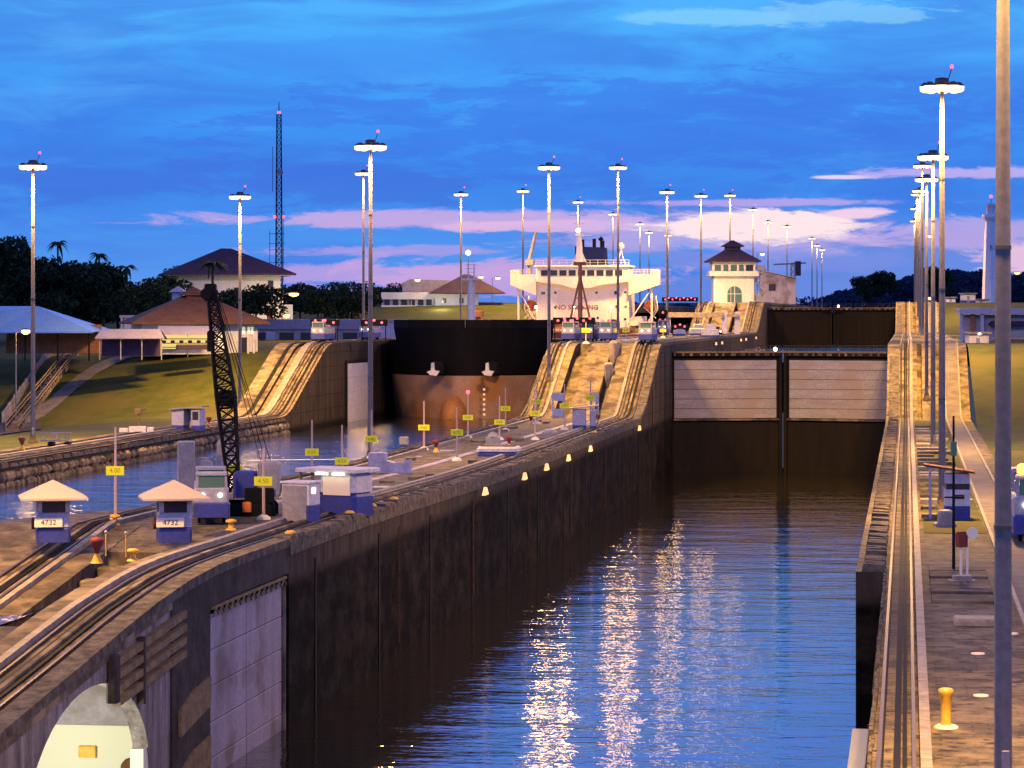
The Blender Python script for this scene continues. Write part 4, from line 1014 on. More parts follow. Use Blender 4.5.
# ------------------------------------------------------------------ towing locomotives
def make_loco():
    r = thing('towing_locomotive', '', 'locomotive')
    part(r, 'chassis', 'blue_paint', lambda b: b.bbox(-1.25, 1.25, -5, 5, .45, 1.5, .12))
    part(r, 'machinery_deck', 'loco_white', lambda b: (b.bbox(-1.2, 1.2, -2.6, 2.6, 1.5, 2.3, .15), b.bbox(-.8, .8, -1.4, 1.4, 2.3, 2.9, .15)))
    for s in (-1, 1):
        c = part(r, 'cab', 'loco_white', lambda b: (b.bbox(-1.2, 1.2, min(s*2.7, s*4.9), max(s*2.7, s*4.9), 1.5, 2.5, .12), b.bbox(-1.1, 1.1, min(s*2.8, s*4.6), max(s*2.8, s*4.6), 3.35, 3.55, .08),
            [b.box(x0, x0+.16, y0, y0+.16, 2.5, 3.35) for x0 in (-1.08, .92) for y0 in (min(s*2.85, s*4.5-.0*s) , max(s*2.85, s*4.5) - .16)]))
        part(c, 'window', 'glass_green', lambda b: (b.box(-.9, .9, s*4.42 - .02, s*4.42 + .02, 2.5, 3.35), b.box(-1.02, -.98, min(s*3, s*4.3), max(s*3, s*4.3), 2.5, 3.35), b.box(.98, 1.02, min(s*3, s*4.3), max(s*3, s*4.3), 2.5, 3.35)))
        for x in (-.6, .6): part(r, 'headlight', 'white_glow', lambda b: b.cyl((x, s*4.9, 2.0), (x, s*5.02, 2.0), .15, .15, 12))
        for y in (2.2, 4.0):
            part(r, 'wheel', 'black_steel', lambda b: (b.cyl((-.95, s*y, .42), (-.75, s*y, .42), .42, .42, 14), b.cyl((.75, s*y, .42), (.95, s*y, .42), .42, .42, 14), b.cyl((-.75, s*y, .42), (.75, s*y, .42), .1, .1, 6)))
    for s in (-1, 1):
        part(r, 'windlass', 'grey_paint', lambda b: b.cyl((-.95, s*1.9, 2.55), (.95, s*1.9, 2.55), .42, .42, 14))
    for x in (-.7, .7): part(r, 'signal_light', 'red_glow', lambda b: b.lathe([(.1, 3.55), (.2, 3.6), (.2, 3.85), (.1, 3.95)], (x, -3.4, 0), 10))
    return r
loco0 = make_loco(); first = True
def loco(x, y, z, label, rz=0, lights=True, sc=1.0):
    global first
    o = loco0 if first else copy_tree(loco0)
    if not first: pass
    first = False
    o.location = (x, y, z); o.rotation_euler.z = rz; o.scale = (sc, sc, sc); tag(o, label, 'locomotive', 'towing locomotives')
    return o
TR = -36.3 - 1.35 - .9; TL = -53 + .4 + .9
la = [(592, -38.6, 'with bright headlights left of the second ramp-top mast'), ]
def lx(px, X, label, zf=cprof, sc=.86, rz=0):
    u = (px - 512) / F; y = X / (-sY + u*cY) * (cY + u*sY); return loco(X, y, zf(y) + .18, label, rz, sc=sc)
lx(571, -51.6, 'blue and white locomotive with red lights, leftmost at the top of the centre ramp')
lx(590, -49.5, 'blue and white locomotive with red lights, right behind the leftmost one on the ramp top')
lx(608, -46.5, 'blue and white locomotive between two tall masts at the ramp top')
lx(648, -38.6, 'blue and white locomotive nearest the chamber edge at the ramp top')
lx(664, -50.2, 'dark locomotive far back beneath the white beam', zf=cprof)
lx(323, -89.0, 'locomotive with orange headlamps at the top of the left bank ramp', zf=prof)
lx(370, -88.2, 'locomotive with red lights half hidden by the masts on the left bank', zf=prof)
x, y, z = place(203, 523)
bl = loco(x, y + 2.2, z + .1, 'large blue and white locomotive behind the pyramid-roofed booth', R(14), sc=.92)
for q in [c for c in bl.children if c.name.startswith('signal_light')]: bpy.data.objects.remove(q)
loco(7.9, 186, L0 + .2, 'blue and white locomotive with an orange beacon at the right edge of the picture', R(0), sc=1.15)
o = MB(); o.lathe([(.12, 0), (.3, .1), (.3, .5), (.12, .6)], n=12)
x, y = at(1016, 178)
rr = [q for q in col.objects if q.name.startswith('towing_locomotive')][-1]
ob = o.build('beacon', 'orange_glow', None); ob.parent = [q for q in col.objects if q.get('label', '').startswith('blue and white locomotive with an orange')][0]; ob.location = (-.75, -4.5, 3.6)
x, y, z = place(190, 505)
r = thing('machinery_box', 'pale grey louvred machinery house behind the large locomotive', 'machinery', (x - 1, y + 8, z), R(14))
part(r, 'housing', 'grey_paint', lambda b: (b.bbox(-1.9, -.6, -1, 1, 0, 4.2, .08), b.bbox(-.5, .9, -1, 1, 0, 3.0, .3), b.bbox(1.0, 1.9, -1, 1, 0, 4.4, .35)))
part(r, 'vent', 'glass_dark', lambda b: b.bbox(-.3, .7, -1.04, -1, 1.6, 2.3, .01))

# ------------------------------------------------------------------ crawler crane with lattice boom
x, y, z = place(243, 515)
r = thing('lattice_crane', 'black crawler crane with a tall lattice boom leaning left', 'crane', (x, y, z), YAW)
def lattice(b, p0, p1, w0, w1, n, r_=.05):
    p0, p1 = Vector(p0), Vector(p1); ax = (p1 - p0).normalized(); s = ax.cross(Vector((0,1,0))).normalized(); t = ax.cross(s)
    prev = None
    for k in range(n + 1):
        q = k / n; c = p0.lerp(p1, q); wv = w0 + (w1 - w0) * q
        ring = [c + s*wv*a + t*wv*e_ for a, e_ in ((-1,-1),(1,-1),(1,1),(-1,1))]
        if prev:
            for i in range(4):
                b.cyl(prev[i], ring[i], r_*1.5, r_*1.5, 5, cap=False); b.cyl(prev[i], ring[(i+1)%4], r_, r_, 4, cap=False); b.cyl(ring[i], ring[(i+1)%4], r_, r_, 4, cap=False)
                b.cyl(prev[(i+1)%4], ring[i], r_, r_, 4, cap=False)
        prev = ring
part(r, 'boom', 'black_steel', lambda b: (lattice(b, (-.6, 0, 1.6), (-1.2, .5, 8.0), .35, .62, 8, .06), lattice(b, (-1.2, .5, 8.0), (-2.3, 1.6, 15.3), .62, .26, 10, .06)))
part(r, 'boom_head', 'black_steel', lambda b: (b.bbox(-2.75, -1.95, 1.2, 2.0, 14.4, 15.6, .1), b.cyl((-2.6, 1.0, 14.9), (-2.6, 2.2, 14.9), .4, .4, 12)))
part(r, 'jib_block', 'black_steel', lambda b: b.bbox(-1.7, -.7, 0.2, 1.1, 7.3, 8.4, .15))
part(r, 'sheave_block', 'black_steel', lambda b: b.bbox(-2.5, -2.0, .6, 1.1, 11.0, 12.4, .1))
part(r, 'cable', 'black_steel', lambda b: [b.tube([(1.2 + .3*k, .3*k, 3.6), (-2.1 + .1*k, 1.6, 15.2)], .03, 4) for k in range(3)] + [b.tube([(.3, .5, 8.1), (-2.0, 1.5, 14.6)], .03, 4)])
part(r, 'house', 'blue_paint', lambda b: (b.bbox(-.6, 1.0, -.9, .9, 1.2, 3.0, .2),)); part(r, 'engine_cover', 'grey_paint', lambda b: b.bbox(1.05, 2.5, -1.0, 1.0, 1.3, 3.6, .15))
part(r, 'counterweight', 'black_steel', lambda b: b.bbox(.2, 2.2, -1.3, -1.02, .9, 1.9, .1))
for s in (-1, 1):
    part(r, 'crawler_track', 'black_steel', lambda b: (b.bbox(-1.3, 2.3, min(s*.8, s*1.4), max(s*.8, s*1.4), .0, .95, .3)))
part(r, 'hook_block', 'orange_paint', lambda b: b.bbox(.1, .7, -1.65, -1.42, .3, 1.0, .1))
# ------------------------------------------------------------------ tanker in the left lane
SX = -70.0
sh = thing('tanker_ship', 'black and red hulled tanker with a cream bridge, bow towards us in the left lane', 'ship', (SX, 458, 8))
def hull_ring(t, z):
    """half breadth and y of the hull outline at length t (0 bow .. 1 stern), height z above the water"""
    flare = min(1, max(0, (z + 2) / 18))
    L = 205.0; y = t * L
    bowlen = 26 - 8 * flare
    q = min(1, y / bowlen) if bowlen else 1
    hb = 15.8 * (math.sin(q * math.pi / 2) ** (.62 - .12 * flare))
    hb = max(hb, .35)
    y0 = (1 - flare) * 3.2
    return hb, y + y0
def hull(b, z0, z1, nz, mi, tmax=1.0):
    ts = [q for q in [0, .002, .006, .012, .02, .03, .045, .06, .08, .1, .13, .2, .5, 1.0] if q <= tmax]
    vs = []; rows = nz + 1
    for k in range(rows):
        z = z0 + (z1 - z0) * k / nz
        for sg in (1, -1):
            for t in (ts if sg > 0 else ts):
                hb, y = hull_ring(t, z); vs.append((sg * hb, y, z))
    n = len(ts); fs = []
    for k in range(nz):
        for s_ in (0, 1):
            for i in range(n - 1):
                a = k*2*n + s_*n + i; c = a + 2*n
                fs.append((a, a+1, c+1, c) if s_ == 0 else (a, c, c+1, a+1))
        a = k*2*n; fs.append((a, a+2*n, a+3*n, a+n))
    b.add(vs, fs, mi, True)
    top = (rows-1)*2*n
    b.add(vs[top:], [tuple([i for i in range(n)] + [n + i for i in range(n-1, -1, -1)])], mi)
part(sh, 'lower_hull', 'red_hull', lambda b: hull(b, -3, 6.9, 6, 0))
part(sh, 'upper_hull', 'black_hull', lambda b: (hull(b, 6.9, 12.6, 5, 0), hull(b, 12.6, 14.6, 2, 0, .046)))
def f(b):
    ts = [0, .004, .012, .025, .045]
    for sg in (1, -1):
        pts = [hull_ring(t, 14.6) for t in ts]
        for (h0, y0), (h1, y1) in zip(pts, pts[1:]):
            b.add([(sg*h0, y0, 14.6), (sg*h1, y1, 14.6), (sg*h1, y1, 15.9), (sg*h0, y0, 15.9), (sg*(h0-.3), y0+.3, 14.6), (sg*(h1-.3), y1+.3, 14.6), (sg*(h1-.3), y1+.3, 15.9), (sg*(h0-.3), y0+.3, 15.9)],
                  [(0,1,2,3),(4,7,6,5),(3,2,6,7),(0,4,5,1),(0,3,7,4),(1,5,6,2)])
part(sh, 'bulwark', 'black_hull', f)
for s in (-1, 1):
    def f(b):
        y = 2.1; b.prism([(-.5, 0), (.55, -.15), (1.05, .6), (.25, .75), (.15, 2.0), (-.3, 1.9), (-.35, .75), (-1.0, .5)], y - 2.4, y - 1.9, 'y')
        
    o = part(sh, 'anchor', 'white_paint', f); o.location.x = s * 4.4 - .5; o.location.z = 7.1; o.location.y = -1.2
    part(sh, 'hawse_plate', 'black_hull', lambda b: b.bbox(s*4.4-1.1, s*4.4+.9, 1.0, 3.4, 7.2, 9.2, .3))
def f(b):
    n = 16; vs = [(0, 0, 0)]
    vs = []; 
    for k, (q, y) in enumerate(((1, 4.0), (.92, 1.4), (.7, .2), (.35, -.7), (.04, -1.0))):
        for i in range(n):
            t = 2*math.pi*i/n; vs.append((2.3*q*math.cos(t), y, 0 + 3.9*q*math.sin(t)))
    b.add(vs, [(k*n+i, k*n+(i+1)%n, (k+1)*n+(i+1)%n, (k+1)*n+i) for k in range(4) for i in range(n)], 0, True)
part(sh, 'bulbous_bow', 'rust_orange', f).location.x = -2.2
part(sh, 'draft_marks', 'cream_board', lambda b: [b.box(2.9, 3.25, .35, .5, .6 + k*.8, .95 + k*.8) for k in range(6)])
part(sh, 'deck', 'deck_red', lambda b: b.box(-15.3, 15.3, 14, 200, 12.4, 12.8))
def f(b):
    b.cyl((0, 0, 14), (0, 0, 22.5), .75, .55, 12); b.bbox(-1.6, 1.6, -.7, .7, 22.3, 22.6, .1)
    b.cyl((-.5, 0, 22.5), (-.5, 0, 26.2), .14, .08, 6); b.cyl((.45, 0, 22.5), (.45, 0, 25), .12, .08, 6)
    for k in range(5): b.box(-1.0, .9, -.05, .05, 23 + k*.6, 23.08 + k*.6)
o = part(sh, 'foremast', 'white_paint', f); o.location = (-.3, 9, 0)
o = part(sh, 'mast_lamp', 'white_glow', lambda b: b.lathe([(.1, 26.4), (.4, 26.6), (.4, 27), (.1, 27.2)], n=10)); o.location = (-.8, 9, 0)
def f(b):
    r = random.Random(2)
    for x in (-9, -6.5, -4, 4, 6.5, 9, 11): b.tube([(x, 20, 15.4), (x, 165, 15.4)], .28, 7)
    for k in range(44):
        x_ = r.uniform(-13, 12); y_ = r.uniform(22, 165); h_ = r.uniform(.6, 3.4); b.bbox(x_, x_ + r.uniform(.4, 2.2), y_, y_ + 1.5, 14.4, 14.4 + h_, .06)
    for k in range(16):
        y = 24 + k*9; b.box(-13, 13, y, y+.4, 14.4, 15.1 + r.random()*.6); b.cyl((r.uniform(-11, 11), y, 14.4), (r.uniform(-11, 11), y + 2, 17), .3, .3, 6)
    for x in (-14.5, 14.5):
        for h in (15.2, 15.8): b.box(x, x+.06, 20, 165, h, h+.06)
        for k in range(40): b.box(x, x+.06, 20 + k*3.6, 20.1 + k*3.6, 14.4, 15.8)
    for k in range(5): b.bbox(-2.5 + r.uniform(-6, 6), 2 + r.uniform(0, 3), 60 + k*20, 64 + k*20, 14.4, 16.5 + r.uniform(0, 1.2), .2)
    b.box(-.9, .9, 20, 165, 16.9, 17.1); 
    for k in range(18): b.box(-.8, .8, 22 + k*8, 22.3 + k*8, 14.4, 16.9)
part(sh, 'deck_piping', 'deck_red', f).location.z = -1.6
def f(b):
    b.cyl((0,0,14.4), (0,0,27), .5, .35, 10); b.bbox(-1.3, 1.3, -.6, .6, 26.6, 27.3, .1)
    for s in (-1, 1): b.cyl((s*2.3, 0, 14.4), (0, 0, 24.5), .22, .18, 7)
    for k in range(4): b.box(-2.0 + k*.5, 2.0 - k*.5, -.1, .1, 16 + k*2.0, 16.2 + k*2.0)
o = part(sh, 'kingpost', 'deck_red', f); o.location = (5.3, 118, 0)
o = part(sh, 'deck_crane', 'deck_red', lambda b: (b.cyl((0,0,14.4), (0,0,16.5), .7, .6, 10), b.bbox(-1.2, 1.2, -1, 1, 16.3, 17.6, .2))); o.location = (-11.6, 92, 0)
BY = 172.0
hs = part(sh, 'bridge_house', 'cream_paint', lambda b: (b.bbox(-10.4, 9.9, BY, BY + 14, 12.8, 24.2, .15), b.bbox(-10.4, 9.9, BY - .8, BY + 12, 24.2, 27.2, .15), b.bbox(-10.7, 10.2, BY - 1.2, BY + 12.5, 27.2, 27.6, .1),
    b.bbox(9.9, 12.6, BY + 2, BY + 14, 14.4, 16.4, .1)))
# rounded apron under the wheelhouse windows
part(sh, 'bridge_apron', 'cream_paint', lambda b: b.prism([(-10.6, 24.0), (-5, 23.4), (-2.5, 22.6), (1.5, 22.6), (4, 23.3), (9.9, 24.0), (9.9, 24.35), (-10.6, 24.35)], BY - 1.5, BY - .01, 'y'))
for i in range(9): part(sh, 'wheelhouse_window', 'glass_dark', lambda b: b.bbox(-9.3 + i*2.04, -7.75 + i*2.04, BY - .92, BY - .8, 25.3, 26.5, .03))
for s, e0, e1 in ((-1, -10.4, -16.1), (1, 9.9, 16.6)):
    def f(b):
        xs = sorted((e0, e1)); 
        b.prism([(e0, 21.0), (e1, 23.3), (e1, 25.6), (e0, 25.6)], BY - .6, BY + 3.0, 'y')
        for k in range(9):
            x = e0 + (e1 - e0) * k / 8; b.box(x - .04, x + .04, BY - .5, BY - .42, 25.6, 26.6)
        for h in (26.1, 26.6): b.box(xs[0], xs[1], BY - .5, BY - .44, h, h + .06)
        b.bbox(min(e1, e1 - s*2), max(e1, e1 - s*2), BY - .5, BY + 2.8, 25.6, 26.5, .1)
        b.box(min(e1 - s*1.9, e1 - s*1.5), max(e1 - s*1.9, e1 - s*1.5), BY, BY + .4, 14.4, 23.2); b.tube([(e0, BY, 15), (e1 - s*1.7, BY, 22.5)], .16, 5)
    part(sh, 'bridge_wing', 'cream_paint', f)
for i, (x, z) in enumerate([(-6.2, 21.6), (-1, 21.6), (2.8, 21.6), (7, 21.7), (9.1, 21.7), (-6.3, 18.4), (2.8, 18.4), (7.2, 18.6), (9.2, 18.6), (9.1, 15.8), (4.2, 15.4), (3.1, 16.1)]):
    part(sh, 'porthole', 'glass_dark', lambda b: b.cyl((x, BY - .06, z), (x, BY + .1, z), .28, .28, 12))
for x in (-8.9, 7.1): part(sh, 'window', 'glass_green', lambda b: b.bbox(x - .45, x + .45, BY - .06, BY + .05, 21.2 + (1 if x > 9 else 0), 21.8, .02))
text_mesh('NO SMOKING', 1.5, 'red_paint', sh, (-1.5, BY - .05, 18.35))
def f(b):
    for k in range(13):
        x = -10.4 + k*1.7; b.box(x - .04, x + .04, BY - .9, BY - .84, 27.6, 28.7)
    for h in (28.1, 28.7): b.box(-10.4, 10, BY - .9, BY - .84, h, h + .06)
part(sh, 'top_railing', 'cream_paint', f)
def f(b):
    b.cyl((0,0,27.6), (0,0,34.6), .85, .5, 10); b.tube([(-2.8, 0, 34.2), (2.8, 0, 34.3)], .12, 5); b.bbox(-1.0, 1.0, -.5, .5, 34.1, 34.6, .1)
    b.cyl((0,0,34.6), (0,0,42), .16, .06, 6); b.tube([(-2.0, 0, 38.6), (2.0, 0, 38.7)], .07, 5); b.tube([(-1.2, 0, 36.8), (1.2, 0, 36.8)], .06, 5)
    b.add([(-1.9, 0, 27.6), (1.9, 0, 27.6), (0, 0, 32), (-1.9, .3, 27.6), (1.9, .3, 27.6), (0, .3, 32)], [(0,1,2),(5,4,3),(0,3,4,1),(1,4,5,2),(2,5,3,0)])
o = part(sh, 'radar_mast', 'lavender_paint', f); o.location = (-1.4, BY + 4, 0)
o = part(sh, 'mast_lamp', 'white_glow', lambda b: b.lathe([(.2, 34.9), (.5, 35.1), (.5, 35.6), (.2, 35.8)], n=10)); o.location = (-1.55, BY + 3.2, 0)
def f(b):
    b.prism([(-3.4, 26), (3.2, 26), (3.0, 31.8), (-3.4, 32.0)], BY + 13, BY + 21, 'y')
part(sh, 'funnel', 'funnel_blue', f)
part(sh, 'exhaust_pipe', 'black_steel', lambda b: (b.cyl((-2.8, BY+16, 31), (-2.8, BY+16, 34.0), .4, .4, 8), b.tube([(.6, BY+16, 31), (.6, BY+16, 33.8)], .4, 8), b.tube([(2.4, BY+16, 31), (2.4, BY+16, 33.4), (1.8, BY+16, 34.0)], .5, 8), b.cyl((-1.9, BY+16, 31), (-1.9, BY+16, 33.6), .28, .28, 8)))
part(sh, 'radar_dome', 'white_paint', lambda b: (b.lathe([(.1, 31.0), (.65, 31.4), (.75, 32.0), (.5, 32.6), (.1, 32.8)], (7.6, BY + 6, 0), 12), b.tube([(6.6, BY+6, 27.6), (7.6, BY+6, 31), (8.6, BY+6, 27.6)], .15, 5)))
part(sh, 'provision_crane', 'grey_paint', lambda b: (b.cyl((-13.2, BY+10, 26), (-13.2, BY+10, 29.5), .6, .5, 8), b.tube([(-13.4, BY+10, 28.5), (-11.8, BY+10, 35.2)], .42, 6), b.bbox(-14, -12.2, BY+9, BY+11, 27.8, 29, .1)))
for s, x in ((-1, -12.2), (1, 14.2)):
    bt = part(sh, 'lifeboat', 'orange_paint', lambda b: b.lathe([(.15, -3.2), (.9, -2.6), (1.3, -1.2), (1.35, 0), (1.3, 1.2), (.9, 2.6), (.15, 3.2)], n=12)); bt.rotation_euler = (R(90), 0, 0); bt.location = (x, BY + 6, 18.9)
    part(sh, 'davit', 'cream_paint', lambda b: (b.tube([(x - s*1.0, BY + 3.5, 14.4), (x + s*1.3, BY + 3.5, 18), (x + s*.9, BY + 3.5, 21)], .16, 6), b.tube([(x - s*1.0, BY + 8.5, 14.4), (x + s*1.3, BY + 8.5, 18), (x + s*.9, BY + 8.5, 21)], .16, 6), b.tube([(x + s*1.3, BY + 3.5, 16), (x - s*1.4, BY + 3.5, 18.5)], .12, 5)))
for x in (-8, 0, 8):          # deck floodlights that light the front of the bridge
    ld = bpy.data.lights.new('deck_floodlight', 'POINT'); ld.energy = 3400; ld.color = (1, .76, .40); ld.shadow_soft_size = .3
    lo = bpy.data.objects.new('deck_floodlight', ld); col.objects.link(lo); lo.parent = sh; lo.location = (x, BY - 20, 18.5)
    part(sh, 'deck_floodlight', 'small_glow', lambda b: b.bbox(x - .25, x + .25, BY - 19.6, BY - 19.4, 18.2, 18.6, .04))
    part(sh, 'floodlight_post', 'deck_red', lambda b: b.cyl((x, BY - 19.2, 14.4), (x, BY - 19.2, 18.7), .1, .08, 6))

# ------------------------------------------------------------------ control tower on the centre wall
x, y = at(732.5, 762)
ct = thing('control_tower', 'cream control tower with a purple tiled double roof, beside the far gates', 'control tower', (x, y, L2 - .3), YAW)
k = 762 / F
HW = 5.3
def f(b):
    b.bbox(-HW, HW, -4.5, 4.5, 0, 7.2, .1)
part(ct, 'lower_storey', 'cream_paint', f)
part(ct, 'gallery', 'cream_paint', lambda b: (b.bbox(-6.5, 6.5, -5.7, 5.7, 7.2, 8.5, .1),))
part(ct, 'window_wall', 'cream_paint', lambda b: ([b.box(x0, x0+.5, -4.9, -4.6, 8.5, 10.4) for x0 in (-5.6, -3.3, -1.4, .8, 2.6, 5.1)], b.box(-5.6, 5.6, -4.9, -4.6, 10.2, 11), b.box(-5.6, 5.6, -4.3, 4.6, 8.5, 11)))
for (a, c, m) in ((-5.0, -3.4, 'glass_green'), (-2.7, -1.5, 'glass_green'), (-.8, .7, 'glass_green'), (1.4, 2.5, 'glass_green'), (3.2, 5.0, 'glass_dark')):
    part(ct, 'window', m, lambda b: b.box(a, c, -4.75, -4.66, 8.6, 10.15))
part(ct, 'roof', 'purple_roof', lambda b: b.hip(0, 0, 14.2, 12.6, 11.2, 14.8, 2.0, 0, .25))
part(ct, 'cupola_roof', 'purple_roof', lambda b: (b.bbox(-2.0, 2.0, -1.8, 1.8, 14.0, 15.2, .05), b.hip(0, 0, 5.8, 5.2, 15.2, 16.7, .6, 0, .2)))
def f(b):
    pts = [(-1.9, 0), (1.9, 0), (1.9, 2.6)] + [(1.9*math.cos(t), 2.6 + 1.9*math.sin(t)) for t in [math.pi*i/10 for i in range(1, 10)]] + [(-1.9, 2.6)]
    b.prism([(p[0] + .2, p[1] + .1) for p in pts], -4.62, -4.52, 'y')
aw_ = part(ct, 'arched_window', 'glass_green', f)
part(aw_, 'glazing_bar', 'cream_paint', lambda b: (b.box(.12, .28, -4.68, -4.63, .1, 4.5), b.box(-1.7, 2.1, -4.68, -4.63, 2.5, 2.65), b.box(-.85, -.75, -4.68, -4.63, .1, 4.2)))
part(ct, 'outside_stair', 'grey_paint', lambda b: (b.box(5.4, 7.6, -4, -3, 3.0, 3.2), b.box(6.0, 8.4, -4, -3, 6.0, 6.2), b.tube([(5.4, -3.5, 0), (8.2, -3.5, 3.1), (5.6, -3.5, 6.1), (8.4, -3.5, 9)], .25, 5), b.box(8.2, 8.4, -3.6, -3.4, 0, 10), b.box(5.5, 8.4, -4, -3.9, 9, 9.9)))
part(ct, 'downpipe', 'grey_paint', lambda b: b.cyl((5.35, -4.6, 0), (5.35, -4.6, 7.2), .12))
part(ct, 'side_annex', 'grey_paint', lambda b: b.bbox(5.35, 7.2, -4, 3, 0, 2.6, .05))
ld = bpy.data.lights.new('tower_light', 'POINT'); ld.energy = 2500; ld.color = (1, .74, .42); ld.shadow_soft_size = .4
lo = bpy.data.objects.new('tower_light', ld); col.objects.link(lo); lo.parent = ct; lo.location = (-3, -16, 2.5)

# beam canopy and odds on the mid level
x, y = at(702, 640)
r = thing('beam_canopy', 'long white beam roof on pale posts at the top of the first ramp', 'canopy', (x, y, L1), YAW)
part(r, 'roof', 'concrete_pale', lambda b: (b.bbox(-7.6, 4.6, -1, 1, 3.8, 4.9, .08), b.bbox(5.5, 8.0, -1, 1, 3.9, 4.6, .08)))
for x0 in (-7.3, 4.4, 7.2): part(r, 'post', 'lavender_paint', lambda b: b.bbox(x0, x0 + (1.2 if x0 > 0 else .4), -.5, .5, -.2, 5.0 if x0 > 0 else 3.8, .05))
for i, (px, d, m, l, s) in enumerate([(679, 600, 'white_paint', 'small white machinery hood beneath the left end of the white beam roof', 1.0), (710, 560, 'white_paint', 'low white box in front of the beam roof posts', 1.3), (697, 620, 'cream_paint', 'cream machine standing under the middle of the white beam roof', 1.2)]):
    x, y = at(px, d); r = thing('machinery_box', l, 'machinery', (x, y, cprof(y)), YAW)
    part(r, 'housing', m, lambda b: (b.bbox(-1.3*s, 1.3*s, -.8, .8, 0, 1.2*s, .12), b.bbox(-.6*s, .9*s, -.6, .6, 1.2*s, 2.0*s, .12))); part(r, 'base', 'blue_paint', lambda b: b.bbox(-1.35*s, 1.35*s, -.85, .85, -.1, .4, .05))
x, y = at(717, 612); r = thing('utility_vehicle', 'small orange lit utility vehicle parked by the beam roof posts', 'vehicle', (x, y, cprof(y)), YAW)
part(r, 'body', 'orange_paint', lambda b: (b.bbox(-1.2, 1.2, -.8, .8, .4, 1.2, .1), b.bbox(-.9, .6, -.75, .75, 1.2, 2.0, .15)))
part(r, 'window', 'glass_dark', lambda b: b.bbox(-.75, .45, -.8, -.76, 1.3, 1.85, .02))
for q in (-.7, .7): part(r, 'wheel', 'black_steel', lambda b: b.cyl((q, -.85, .38), (q, .85, .38), .38, .38, 12)); part(r, 'headlight', 'white_glow', lambda b: b.cyl((q, -.82, .85), (q, -.86, .85), .18, .18, 10))
# red signal cluster
def signals(px, py, d, n, label, step=.9, m='red_glow'):
    x, y = at(px, d); zb = zdeck(x, y); z = zat(py, d); h = z - zb
    r = thing('signal_lights', label, 'signal lights', (x, y, zb), YAW, 'red signal light clusters')
    part(r, 'frame', 'black_steel', lambda b: (b.cyl((-n*step/2, 0, 0), (-n*step/2, 0, h), .08), b.cyl((n*step/2, 0, 0), (n*step/2, 0, h), .08), b.bbox(-n*step/2 - .3, n*step/2 + .3, .1, .25, h - .6, h + .4, .04)))
    for i in range(n): part(r, 'red_lamp', m, lambda b: b.cyl((-n*step/2 + (i+.5)*step, .08, h + (.25 if i % 2 else -.1)), (-n*step/2 + (i+.5)*step, -.25, h + (.25 if i % 2 else -.1)), .2, .15, 10))
signals(680, 299, 700, 9, 'wide row of red signal lights above the dark wall left of the control tower')
signals(663, 312, 560, 1, 'single red signal light left of the white beam roof', 1.2)
signals(680, 326, 560, 3, 'three red signal lights beneath the left part of the white beam roof')
signals(574, 320, 452, 6, 'row of red signal lights before the ship bridge at the ramp top', 1.0)
signals(325, 322, 448, 3, 'pair of red signal lights over the left bank locomotive', 1.3)
signals(374, 322, 449, 3, 'pair of red signal lights right of the tall mast on the left bank', 1.2)
signals(793, 298, 900, 2, 'small red signal lights above the far gates')
# gantry beyond the tower
x, y = at(793, 900)
r = thing('gantry_crane', 'pale lattice gantry with a dark hanging box beyond the far gates', 'gantry', (x, y, L2), YAW)
part(r, 'frame', 'grey_paint', lambda b: (lattice(b, (0, 0, 0), (0, 0, 13), .8, .6, 7, .1), b.tube([(-6, 0, 12.5), (4, 0, 13)], .25, 5)))
part(r, 'hanging_box', 'purple_roof', lambda b: b.bbox(.6, 2.4, -.8, .8, 9, 13.5, .1)); part(r, 'cab', 'brick', lambda b: b.bbox(-3.5, -1.2, -1, 1, 3.5, 6.5, .2))
x, y = at(779, 860)
r = thing('lattice_screen', 'pale weathered panel wall of a shed right of the control tower', 'shed', (x, y, L2), YAW)
part(r, 'wall', 'lavender_panel', lambda b: b.prism([(-5.5, 0), (5, 0), (5, 7.5), (-5.5, 10)], 0, 5, 'y')); part(r, 'roof', 'grey_paint', lambda b: b.prism([(-6, 10.1), (5.4, 7.6), (5.4, 7.8), (-6, 10.3)], -.4, 5.4, 'y'))
part(r, 'window', 'glass_dark', lambda b: b.box(-3, -1, -.06, 0, 4, 6))

# ------------------------------------------------------------------ lighthouse and huts on the right
x, y = at(991, 800)
r = thing('lighthouse', 'white tapering lighthouse with a balcony and red light, half behind the big mast', 'lighthouse', (x, y, L2), 0)
part(r, 'tower', 'tower_white', lambda b: b.lathe([(2.5, 0), (2.3, 6), (1.85, 18), (1.6, 23)], n=8, smooth=False))
part(r, 'balcony', 'tower_white', lambda b: b.lathe([(1.6, 22.6), (2.5, 23.6), (2.5, 23.9), (2.45, 24.6), (2.4, 24.6), (2.4, 23.9), (1.3, 23.9)], n=16))
part(r, 'lantern_room', 'tower_white', lambda b: b.lathe([(1.3, 23.9), (1.3, 27.0), (1.45, 27.1), (1.2, 27.6)], n=12))
part(r, 'beacon', 'red_glow', lambda b: b.lathe([(.1, 29), (.4, 29.2), (.4, 29.7), (.1, 29.9)], n=10)); part(r, 'finial', 'black_steel', lambda b: b.cyl((0,0,27.5), (0,0,29.1), .08))
for z_ in (14.5, 6): part(r, 'window', 'glass_dark', lambda b: b.box(-.3, .3, -2.35 + z_*.03, -1.4, z_, z_ + 1.4))
